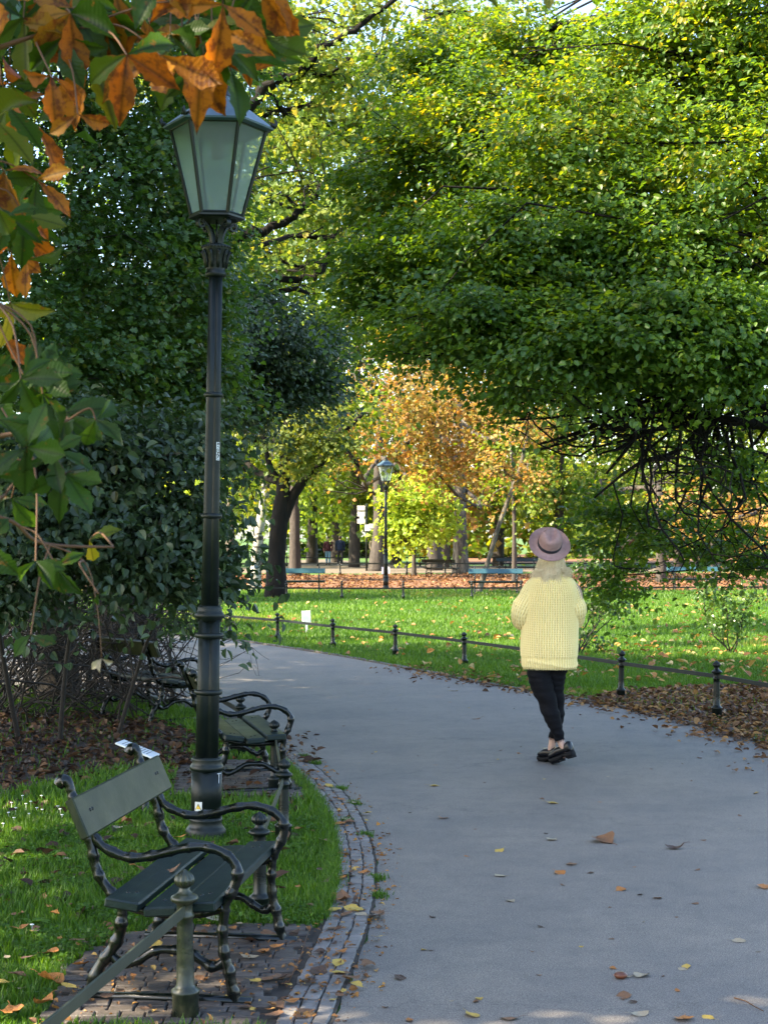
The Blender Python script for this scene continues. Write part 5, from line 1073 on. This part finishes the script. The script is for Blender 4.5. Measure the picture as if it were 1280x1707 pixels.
bgtree('glowing_shrub', 'sunlit yellow green bush glowing next to the far lamp post', [(690, 950, 68, 8), (690, 920, 68, 6), (690, 880, 68, 5)], [(690, 868, 66, 50, 34, .7), (668, 835, 66, 34, 24, .3), (720, 840, 66, 40, 28, .35), (748, 880, 68, 28, 26, .25), (700, 800, 68, 50, 26, .3), (655, 890, 66, 18, 22, .15)], 'leaf_lime', ls=.2, sub=60, nl=30, sr=.5, cat='shrub')
bgtree('park_tree', 'pale grey trunk seen beyond the shrub, close to the lamp shaft', [(382, 950, 62, 18), (383, 890, 62, 16), (386, 820, 62, 13)], [(370, 760, 60, 60, 60), (330, 700, 60, 80, 60), (390, 850, 64, 50, 40, .4)], 'leaf_yellow', ls=.18, bark='bark_pale')
bgtree('park_tree', 'faint grey trunk behind the walkers above the hedge', [(562, 925, 105, 16), (560, 880, 105, 14), (558, 830, 105, 12)], [(560, 780, 105, 60, 40), (520, 840, 105, 40, 30, .5)], 'leaf_lime', ls=.3, sr=1.2)
# tall background crowns closing the view
kinds = [('leaf_yellow', 'tall yellow green tree'), ('leaf_mid', 'tall mid green tree'), ('leaf_lime', 'tall pale lime tree'), ('leaf_orange', 'tall russet tree'), ('leaf_mixed', 'tall mixed green and amber tree')]
back = [(-60, 92, 0, 'over the edge of the shrub'), (120, 88, 1, 'hidden behind the oak leaves'), (330, 84, 2, 'above the pale grey trunk'), (430, 95, 1, 'above the birch top'), (520, 100, 2, 'above the walkers'), (590, 88, 0, 'above the signpost'), (660, 96, 4, 'above the far lamp post'), (740, 84, 3, 'above the glowing shrub'), (830, 92, 0, 'above the blue bench'), (930, 86, 0, 'above the hat'), (1030, 90, 2, 'behind the hanging boughs'), (1130, 84, 0, 'above the pale blue bench'), (1230, 92, 0, 'above the orange maple'), (1360, 88, 0, 'at the far edge of the lawn')]
for i, (px, D, kd, where) in enumerate(back):
    wv = rng.uniform(.9, 1.15); base_y = 895 + CAMZ * F / D
    bgtree('tall_tree', kinds[kd][1] + ' ' + where, [(px, base_y, D, 16), (px + 3, 800, D, 13), (px + 6, 600, D, 10), (px, 350, D, 6)],
           [(px + rng.normal() * 10, 820, D, 75 * wv, 60, .7), (px + rng.normal() * 20, 690, D, 90 * wv, 80), (px + rng.normal() * 20, 540, D, 90 * wv, 90), (px + rng.normal() * 20, 380, D + 3, 85 * wv, 90, .9)] + ([(px, 220, D + 3, 80, 90, .8), (px, 90, D + 3, 60, 70, .5)] if not 540 < px < 800 else [(px, 230, D + 3, 60, 60, .5)]),
           kinds[kd][0], ls=.36, sub=60, nl=24, sr=1.5, group='tall trees closing the view')
# far-off wood that reads as one mass
fw = MB(); fo = MB()
for i in range(70):
    px = rng.uniform(-400, 1700); D = rng.uniform(125, 160); py = rng.uniform(760, 905); crown_leaves(fw, at(px, py, D), np.array([6, 4, 3.5]), 34, 20, .7, SIMP, subr=1.6, base=rng.uniform(-.2, .3))
tag(fw.build('far_woods', M['leaf_yellow'], smooth=False), 'hazy far-off yellow green wood behind all the trunks', 'woods', kind='stuff')
# clipped hedge
hb_ = G(560, 928); rt = empty('hedge', hb_, 0, 'low clipped dark green hedge behind the walkers', 'hedge'); hm = MB()
n = 9000; kx = hb_[1] / F; P = np.stack([rng.uniform(-62, 62, n) * kx, rng.uniform(-.5, .5, n), rng.uniform(0, 24, n) * kx], -1)
put(hm, SIMP, P, nrm(rng.standard_normal((n, 3)) + [0, -.4, .6]), rng.standard_normal((n, 3)), .16 * (.6 + .8 * rng.random(n)), rng.random(n)); hm.build('foliage', M['leaf_dark'], rt, smooth=False)
hm = MB(); hm.box((0, 0, 11 * kx), (61 * kx, .38, 11 * kx), bev=.05); hm.build('branches', M['twig'], rt, smooth=False)
# small saplings on the lawn behind the fence
def sapling(px, py, label, clumps, stems, ls=.055, nl=14, sub=16, lm_='leaf_dark'):
    b = G(px, py); D = b[1]; root = empty('sapling', b, 0, label, 'sapling', 'saplings on the lawn'); tm, cm = MB(), MB()
    for c in clumps:
        e = E(c[0], c[1], D + rng.normal() * .1, c[2], c[3]); C = crown_leaves(cm, e[:3], e[3:6], int(sub * (c[4] if len(c) > 4 else 1)), nl, ls, LEAF, subr=.13, up=.5, flat=.4, shell=.2)
        m_ = branch(tm, b + [rng.normal() * .02, 0, -.02], np.array(e[:3]), .012, .004, 8, .06, sides=5)
        for s_ in C: branch(tm, m_[rng.integers(3, 8)], s_, .004, .0012, 5, .1, sides=3)
    tm.build('stem', M['twig'], root, b); cm.build('foliage', M[lm_], root, b, smooth=False)
sapling(1215, 1092, 'small dark leaved sapling standing alone on the lawn behind the fence', [(1200, 1000, 45, 28, 1.2), (1235, 1030, 40, 25), (1190, 1045, 30, 22, .7), (1262, 990, 25, 28, .6), (1170, 985, 25, 15, .5)], 4)
sapling(962, 1092, 'dark sapling with drooping leafy twigs growing right behind the yellow sweater', [(1000, 985, 40, 30, 1.2), (985, 940, 35, 30), (1030, 1015, 28, 14, .5), (975, 1060, 25, 16, .5), (1010, 1075, 18, 10, .3), (940, 1000, 20, 25, .5), (990, 1010, 22, 20, .5)], 4)

# --- trees standing out of view beside the path: they give the shade
def shade_tree(x, y, h, label, cr, sub=130):
    return tree('shade_tree', label, 'tree', (x, y), [wp(x, y, -.1, .35), wp(x, y, h * .35, .27), wp(x + .2, y, h * .7, .15)], cr, M['leaf_dark'], M['bark'], .22, SIMP, group='shade trees beside the path', sub=sub, nleaf=32, subr=.8, twigs=.1, limb_r=.1)
shade_tree(-8.0, 8.5, 10, 'tall shade tree on the near side of the shrubs, outside the picture', [(-8, 8.5, 9.2, 3.0, 3.4, 2.4), (-8.5, 6.5, 7.2, 2.6, 2.6, 2.2, .6), (-6.2, 6, 6.5, 2.2, 2.6, 1.8), (-9, 11, 6.0, 2.6, 2.6, 2.2)])
shade_tree(-9.5, 15.5, 12, 'tallest shade tree behind the shrubs, outside the picture', [(-9.5, 15.5, 9.5, 3.2, 3.4, 2.6), (-7, 17, 7.5, 2.6, 2.6, 2.2), (-8, 13, 6.5, 2.6, 2.6, 2.2), (-6, 14, 9.2, 2.2, 2.4, 1.6)])
shade_tree(-6.0, 2.5, 9, 'low shade tree beside the viewer, outside the picture', [(-6, 2.5, 6.5, 2.6, 3.0, 2.0), (-4.5, 0.5, 5.4, 2.0, 2.4, 1.6)], 38)
shade_tree(-6.4, 11.6, 9, 'dense shade tree next to the shrubs, outside the picture', [(-6.4, 11.6, 6.4, 2.6, 2.8, 2.2), (-5.2, 13.5, 6.6, 2.0, 2.0, 1.4), (-5.2, 8.5, 5.6, 1.9, 2.6, 1.5), (-4.6, 5.5, 5.0, 1.6, 2.0, 1.2)])
shade_tree(-12.5, 41, 12, 'tall shade tree level with the massive dark trunk, outside the picture', [(-12.5, 41, 9.0, 2.6, 2.6, 3.0), (-12.6, 39, 7.5, 1.6, 1.8, 1.6)])
shade_tree(-15, 22, 12, 'broad shade tree left of the lawn, outside the picture', [(-15, 22, 8.5, 3.2, 3.2, 2.6), (-13, 27, 7.0, 2.4, 2.4, 2.2), (-12, 19, 8.5, 2.6, 2.6, 2.0)])

tones = {'dark brown': [(.3, (.045, .022, .013)), (.7, (.10, .05, .025))], 'brown': [(.3, (.13, .06, .028)), (.7, (.24, .12, .05))], 'orange': [(.3, (.30, .10, .02)), (.7, (.5, .21, .04))], 'yellow': [(.3, (.42, .28, .05)), (.7, (.62, .42, .08))], 'pale': [(.3, (.28, .22, .14)), (.7, (.46, .38, .26))]}
for nm, st_ in tones.items(): M['fl_' + nm] = surf('fallen_' + nm.replace(' ', '_'), st_, 34, .55, bump=.01, bscale=9)
# ================================================================ HORSE CHESTNUT BOUGHS CLOSE TO THE VIEWER
def T_leaflet(curl, fold, tw=0.0):
    t = np.array([0, .08, .2, .33, .46, .57, .66, .74, .81, .88, .94, 1.0]); wdt = np.array([.010, .028, .070, .120, .168, .198, .205, .185, .135, .078, .035, .0])
    V = []; U = []; Fc = []
    for i, (a, b) in enumerate(zip(t, wdt)):
        z = -curl * a * a; y = a * (1 - .18 * abs(curl) * a); ser = 1 + (.13 if i % 2 else -.08)
        for k, (sx, fx) in enumerate(((-1, 1), (-.5, .45), (0, 0), (.5, .45), (1, 1))):
            x = b * sx * ser if abs(sx) == 1 else b * sx; V.append([x, y + (.012 if abs(sx) == 1 else 0), z + fold * abs(b * sx) * 1.2 + tw * b * sx + .005 * math.sin(a * 22) * abs(sx)]); U.append([sx * b, a])
    for i in range(len(t) - 1):
        for k in range(4): Fc.append([i * 5 + k, i * 5 + k + 1, (i + 1) * 5 + k + 1, (i + 1) * 5 + k])
    return (np.array(V), Fc), np.array(U)
TL = [T_leaflet(c, f, w_) for c, f, w_ in ((.15, .35, 0), (.4, .5, .35), (-.2, .45, -.3), (.65, .8, .3), (.3, 1.4, -.5), (.5, .2, .6))]
HUBS = [(150, 98, 0, 130, 4, 'o'), (212, 92, 25, 120, 4, 'o'), (268, 92, 8, 140, 3, 'o'), (305, 95, 35, 125, 3, 'o'), (405, 62, 5, 120, 5, 'g'), (440, 60, 22, 120, 4, 'g'), (322, 28, -12, 110, 5, 'g'), (232, 22, 15, 110, 5, 'g'), (122, 14, -10, 120, 5, 'g'), (40, 30, 0, 115, 5, 'g'), (5, 95, 60, 70, 2, 'o'), (86, 125, 4, 95, 3, 'o'), (12, 178, 38, 95, 3, 'o'), (58, 205, 12, 115, 4, 'o'), (8, 285, 40, 100, 3, 'o'), (62, 300, 14, 95, 4, 'g'), (12, 360, 25, 80, 4, 'g'), (40, 360, 5, 90, 3, 'g'), (45, 432, 42, 85, 2, 'o'), (18, 505, 20, 80, 5, 'y'), (2, 555, 22, 78, 2, 'o'), (385, 118, 8, 110, 3, 'g'), (190, -20, 0, 110, 5, 'g'), (280, -30, 10, 110, 5, 'g'), (370, -25, 0, 100, 5, 'g'), (430, -20, -5, 110, 4, 'g'), (60, -30, 0, 120, 5, 'g'), (180, 60, -30, 70, 3, 'g'), (340, 90, 5, 120, 3, 'o'), (110, 60, -25, 100, 4, 'g'), (20, 420, -5, 80, 3, 'g'), (-10, 300, 30, 110, 3, 'g'), (250, 40, 55, 70, 2, 'o'), (330, 55, 60, 95, 2, 'o'), (130, 190, 0, 70, 2, 'o'), (-10, 200, 15, 110, 4, 'g'),
        (40, 625, 65, 115, 5, 'd'), (105, 690, 48, 125, 5, 'd'), (45, 745, 48, 125, 5, 'd'), (110, 790, 35, 110, 5, 'd'), (0, 700, 30, 110, 4, 'd'), (20, 830, 20, 90, 3, 'd'), (60, 935, 20, 70, 3, 'd'), (95, 945, 48, 80, 3, 'd'), (150, 900, 52, 62, 2, 'm'), (52, 1058, 20, 62, 2, 'd'), (165, 990, 20, 30, 2, 'd'),
        (805, -18, -12, 48, 2, 'o'), (915, -22, 0, 50, 1, 'y'), (855, -25, 20, 40, 1, 'o'), (160, 700, 42, 90, 3, 'd'), (-20, 640, 60, 110, 4, 'd'), (-20, 900, 50, 90, 3, 'd')]
for _ in range(13): HUBS.append((rng.uniform(-10, 440), rng.uniform(-40, 70), rng.normal() * 14, rng.uniform(95, 125), int(rng.integers(3, 6)), 'g' if rng.random() < .62 else 'o'))
for _ in range(7): HUBS.append((rng.uniform(-25, 55), rng.uniform(100, 400), rng.normal() * 14 + 8, rng.uniform(80, 110), int(rng.integers(3, 5)), 'g' if rng.random() < .5 else 'o'))
for _ in range(5): HUBS.append((rng.uniform(-25, 90), rng.uniform(620, 820), rng.normal() * 14 + 35, rng.uniform(95, 115), int(rng.integers(4, 6)), 'd'))
ch = empty('horse_chestnut', (-2.3, 2.6, 0), 0, 'horse chestnut boughs with large green and rusty orange leaves close to the viewer', 'tree'); o0 = np.array([-2.3, 2.6, 0])
tm, lg, lo_ = MB(), MB(), MB()
T_ = catmull(np.array([wp(-2.3, 2.6, -.1, .2), wp(-2.3, 2.6, 1.2, .17), wp(-2.2, 2.65, 2.4, .13), wp(-2.0, 2.7, 3.4, .1)]), 6); tm.tube(T_[:, :3], T_[:, 3], 14, jitter=.04)
BR = []
for l in ([(-2300, -400, 2.65, 60), (-900, -330, 2.75, 40), (-300, -160, 2.8, 22), (0, -90, 2.8, 16), (200, -70, 2.85, 12), (400, -60, 2.9, 8), (650, -90, 2.9, 6), (900, -70, 2.9, 4)],
          [(-2300, 200, 2.65, 60), (-700, 200, 2.7, 30), (-200, 120, 2.7, 16), (-40, 90, 2.7, 11), (60, 60, 2.7, 7), (150, 40, 2.75, 5)], [(-200, 120, 2.7, 14), (-80, 260, 2.7, 9), (-20, 400, 2.65, 7), (-10, 500, 2.6, 5)],
          [(-2300, 500, 2.65, 60), (-800, 700, 2.7, 26), (-200, 760, 2.7, 14), (0, 727, 2.7, 9), (60, 715, 2.7, 7), (115, 700, 2.75, 5)], [(-800, 700, 2.7, 20), (-200, 850, 2.7, 11), (0, 862, 2.75, 7), (70, 905, 2.8, 6), (190, 912, 2.85, 4)], [(-20, 862, 2.75, 6), (20, 810, 2.75, 5), (60, 770, 2.8, 4)], [(70, 905, 2.8, 4), (140, 935, 2.8, 2.5), (162, 1010, 2.8, 2), (170, 1095, 2.8, 1.6)]):
    P = catmull(np.array([TR(*q) for q in l]), 8); tm.tube(P[:, :3], P[:, 3], 7, jitter=.03); BR.append(P)
BRN = np.concatenate([b[:] for b in BR])
def leaflet(mb, hub, ang, ln, face, r):
    """ang: direction in the hanging plane (0 = straight down, + = to +x)"""
    (tp, U) = TL[rng.integers(len(TL))]; a = math.radians(ang); d = np.array([math.sin(a), rng.normal() * .28, -math.cos(a)]); no = nrm(np.array([rng.normal() * face, -1, .25 + rng.normal() * face])); put(mb, tp, hub[None], no[None], nrm(d)[None], np.array([ln]), np.array([r]), U)
for (px, py, ang, ln, n, c) in HUBS:
    D = 2.75 + rng.normal() * .13; h_ = at(px, py, D); ln = ln * (.84 if c in 'd' else 1.0); k = D / F; a0 = BRN[np.argmin(np.linalg.norm(BRN[:, :3] - h_ - np.array([0, 0, .08]), axis=1))][:3]
    tm.tube(catmull([a0, (a0 + h_) / 2 + [rng.normal() * .01, 0, .02], h_], 4), np.linspace(.0022, .0013, 9), 5, cap=False)
    mb = lo_ if c in 'o' else lg
    for j in range(n):
        off = 0 if n == 1 else (j / (n - 1) - .5) * 2 * (16 + 17 * n) + rng.normal() * 7; L_ = ln * k * (1.0 - .28 * abs(off) / 100) * (.9 + .2 * rng.random())
        m_ = mb
        if c == 'g' and rng.random() < .28: m_ = lo_
        if c == 'o' and rng.random() < .22: m_ = lg
        r = {'g': .35, 'd': .2, 'y': .85, 'm': .6, 'o': .5}[c] + rng.uniform(-.35, .35) * (1 if c != 'y' else .3)
        leaflet(m_, h_, ang + off, L_, .45, float(np.clip(r, 0, 1)))
tm.build('branches', M['litter_brown'], ch, o0); lg.build('green_leaves', M['chestnut_green'], ch, o0, uv=True); lo_.build('orange_leaves', M['chestnut_orange'], ch, o0, uv=True)
m = MB(); h_ = at(170, 1098, 2.8); 
for a in (-50, 10, 60): leaflet(m, h_, a, .026, .5, .5)
o = m.build('shrivelled_leaf', M['fl_pale'], ch, o0, uv=True)

# ================================================================ FALLEN LEAVES ONE BY ONE
def curled(seed, w_=.36, curl=.35, cup=.5, big=False):
    r = np.random.default_rng(seed); t = np.linspace(0, 1, 9); wd = w_ * np.sin(np.pi * t ** 1.25) ** .8; V = []; U = []; Fc = []; ph = r.random() * 6
    for i, (a, b) in enumerate(zip(t, wd)):
        for sx in (-1, -.5, 0, .5, 1):
            V.append([b * sx * (1 + .14 * (i % 2)), a - .5, curl * (a - .5) ** 2 * 1.6 + cup * (b * sx) ** 2 * 2.0 + .04 * math.sin(a * 9 + ph + sx * 2)]); U.append([sx * b, a])
    for i in range(8):
        for k in range(4): Fc.append([i * 5 + k, i * 5 + k + 1, i * 5 + k + 6, i * 5 + k + 5])
    V = np.array(V); V[:, 2] = (V[:, 2] - V[:, 2].min()) * .75; m = MB(); m.add(V, Fc, rnd=.5, uv=np.array(U, np.float32)); m.tube([(0, -.5, V[2, 2] + .0), (0.02, -.66, V[2, 2] + .03), (.03, -.8, V[2, 2] + .02)], [.012, .010, .012], 5); return m
FL = {}
def fallen(px, py, tone, size, label=None, group=None, z=.006, rz=None, tilt=None, P=None):
    key = (tone, int(rng.integers(5)))
    if key not in FL: o = curled(key[1] * 7 + len(tone), .30 + .05 * (key[1] % 3), (.25, .6, .1, .9, .4)[key[1]], (.5, .2, 1.1, .4, .8)[key[1]]).build('fallen_leaf', M['fl_' + tone]); FL[key] = o
    else: o = FL[key].copy(); COL.objects.link(o)
    for kk_ in ('group', 'label', 'category'):
        if kk_ in o: del o[kk_]
    p = G(px, py) if P is None else np.array(P, float); o.location = (p[0], p[1], (0 if P is None else p[2]) + z); o.scale = (size, size, size * (.55 if label is None or size < .1 else 1)); tl = rng.normal(0, .12, 2) if tilt is None else tilt; o.rotation_euler = (tl[0], tl[1], rng.random() * 6.28 if rz is None else rz)
    tag(o, label, 'leaf', group); return o
HERO = [(739, 1366, 'orange', .07, 'orange leaf lying alone on the path, in line with the lamp base'), (723, 1312, 'yellow', .075, 'curled tan leaf on the path, below and beside the shoes'), (1007, 1405, 'brown', .15, 'long broken brown leaf in the middle of the path'), (952, 1443, 'brown', .085, 'flat brown leaf just below the centre of the path'), (932, 1458, 'orange', .07, 'small orange brown leaf touching the shadowed path under a flat brown one'), (920, 1402, 'pale', .08, 'pale cream leaf with an upturned edge in mid path'), (1125, 1417, 'dark brown', .10, 'dark rolled leaf on the open path'),
        (1258, 1324, 'yellow', .08, 'yellow leaf near the edge of the frame across the path'), (833, 1421, 'yellow', .065, 'small round yellow leaf on the path'), (834, 1463, 'pale', .07, 'pale greenish leaf on the path below a round yellow one'), (920, 1341, 'yellow', .08, 'thin yellow leaf on the path straight below the shoes'), (1068, 1630, 'pale', .075, 'twisted tan leaf beside the conker'), (1039, 1665, 'brown', .075, 'brown cupped leaf standing up below the conker'), (667, 1634, 'dark brown', .065, 'dark leaf near the paving strip at the bottom of the path'), (1273, 1482, 'orange', .09, 'orange and white leaf cut by the frame edge'),
        (1065, 1695, 'pale', .07, 'pale leaf at the bottom edge of the path'), (1140, 1702, 'orange', .09, 'large orange leaf at the bottom edge of the path'), (1180, 1700, 'yellow', .055, 'small yellow leaf at the bottom edge beside a large orange one'), (786, 1696, 'yellow', .07, 'yellowish leaf lying at the bottom edge near a brown curl'), (850, 1702, 'brown', .07, 'brown curl at the bottom edge of the path'), (1034, 1486, 'orange', .06, 'small orange leaf right of a brown pair in mid path'), (1143, 1615, 'yellow', .055, 'thin yellow leaf on the lower path'), (1230, 1572, 'pale', .06, 'grey white leaf on the lower path'),
        (1096, 1500, 'brown', .055, 'little brown leaf in the sunlit streak'), (851, 1505, 'pale', .05, 'small pale leaf beside the sunlit streak'), (902, 1548, 'dark brown', .04, 'tiny dark leaf on the lower path'), (795, 1200, 'brown', .09, 'brown leaf on the path beside the trouser legs'), (757, 1153, 'yellow', .09, 'tan leaf on the path near the lawn fence'),
        (135, 1623, 'orange', .10, 'large bright orange leaf curled on the grass by the bench foot'), (83, 1650, 'orange', .115, 'long ribbed orange leaf on the grass in the bottom corner'), (116, 1660, 'yellow', .08, 'golden leaf cupped against the rail in the grass'), (75, 1688, 'orange', .10, 'orange leaf under the flat rail near the corner'), (35, 1560, 'orange', .075, 'small orange leaf in the grass below the daisies'), (36, 1536, 'brown', .05, 'little brown leaf in the grass beneath the daisies'), (262, 1589, 'yellow', .075, 'golden yellow leaf on the setts under the bench'), (20, 1705, 'orange', .11, 'rusty leaf cut off by the bottom corner'), (5, 1655, 'yellow', .06, 'yellow leaf at the grass edge of the picture'),
        (577, 1468, 'pale', .09, 'broad pale leaf on the setts beside the path'), (573, 1507, 'brown', .11, 'long brown leaf lying along the setts'), (586, 1524, 'yellow', .08, 'golden leaf on the setts near the asphalt'), (603, 1534, 'pale', .07, 'slender pale leaf touching the asphalt edge'), (547, 1574, 'orange', .08, 'folded orange leaf standing on the setts'), (563, 1615, 'yellow', .075, 'yellow leaf on the setts near the bottom'), (572, 1633, 'brown', .07, 'brown leaf standing on edge on the setts near the bottom'), (530, 1630, 'dark brown', .09, 'dark leaf on the setts with a slender twig'), (474, 1640, 'brown', .08, 'brown curled leaf at the end of the bench foot'), (358, 1612, 'orange', .06, 'small orange leaf beneath the bench seat'), (548, 1413, 'brown', .08, 'brown leaf where the grass meets the setts'), (498, 1392, 'orange', .06, 'orange leaf in the grass beyond the near bench'), (355, 1545, 'pale', .085, 'pale tan leaf in the grass seen under the seat'), (196, 1390, 'pale', .07, 'pale bent leaf in the grass behind the bench'), (458, 1702, 'brown', .07, 'brown leaf at the bottom edge of the setts'), (390, 1672, 'yellow', .07, 'yellow leaf beside the low post foot'), (408, 1690, 'brown', .06, 'small brown leaf near the low post at the bottom')]
for px, py, t_, s_, lb in HERO:
    q = G(px, py); on_grass = px < 560 and (px < 300 or py < 1550) ; fallen(px, py, t_, s_, lb, z=.035 if on_grass else (.022 if px < 612 else .007))
qs = at(291, 1466, 6.15); fallen(0, 0, 'brown', .085, 'brown curled leaf caught on the bench seat', P=(qs[0], qs[1], .392), z=0, tilt=(.5, .3))
tl = list(tones)
def scatter(n, sampler, sizes, group, label, probs, z):
    c = 0
    while c < n:
        px, py = sampler()
        P = G(px, py); t_ = tl[rng.choice(5, p=probs)]; a, b = sizes; s_ = rng.uniform(a, b)
        if not z[1](P): continue
        fallen(px, py, t_, s_, f'{label} {t_}', group + ' ' + t_, z=z[0]); c += 1
scatter(85, lambda: (rng.uniform(560, 1280), 1130 + 577 * rng.random() ** 1.2), (.018, .042), 'leaves scattered on the path', 'small dry leaf scattered on the open asphalt,', [.2, .3, .15, .15, .2], (.007, lambda P: inside(PATH, P[:1], P[1:2])[0]))
scatter(70, lambda: (rng.uniform(380, 640), rng.uniform(1300, 1705)), (.03, .085), 'leaves on the setts', 'dry leaf lying on the paving setts,', [.25, .3, .2, .15, .1], (.024, lambda P: inside(STRIP, P[:1], P[1:2])[0] or inside(PAD1, P[:1], P[1:2])[0]))
scatter(65, lambda: (rng.uniform(0, 560), 1340 + 360 * rng.random() ** .6), (.03, .075), 'leaves in the near grass', 'dry leaf lying in the shaded grass,', [.3, .25, .25, .05, .15], (.035, lambda P: not inside(PATH, P[:1], P[1:2])[0] and not inside(STRIP, P[:1], P[1:2])[0]))
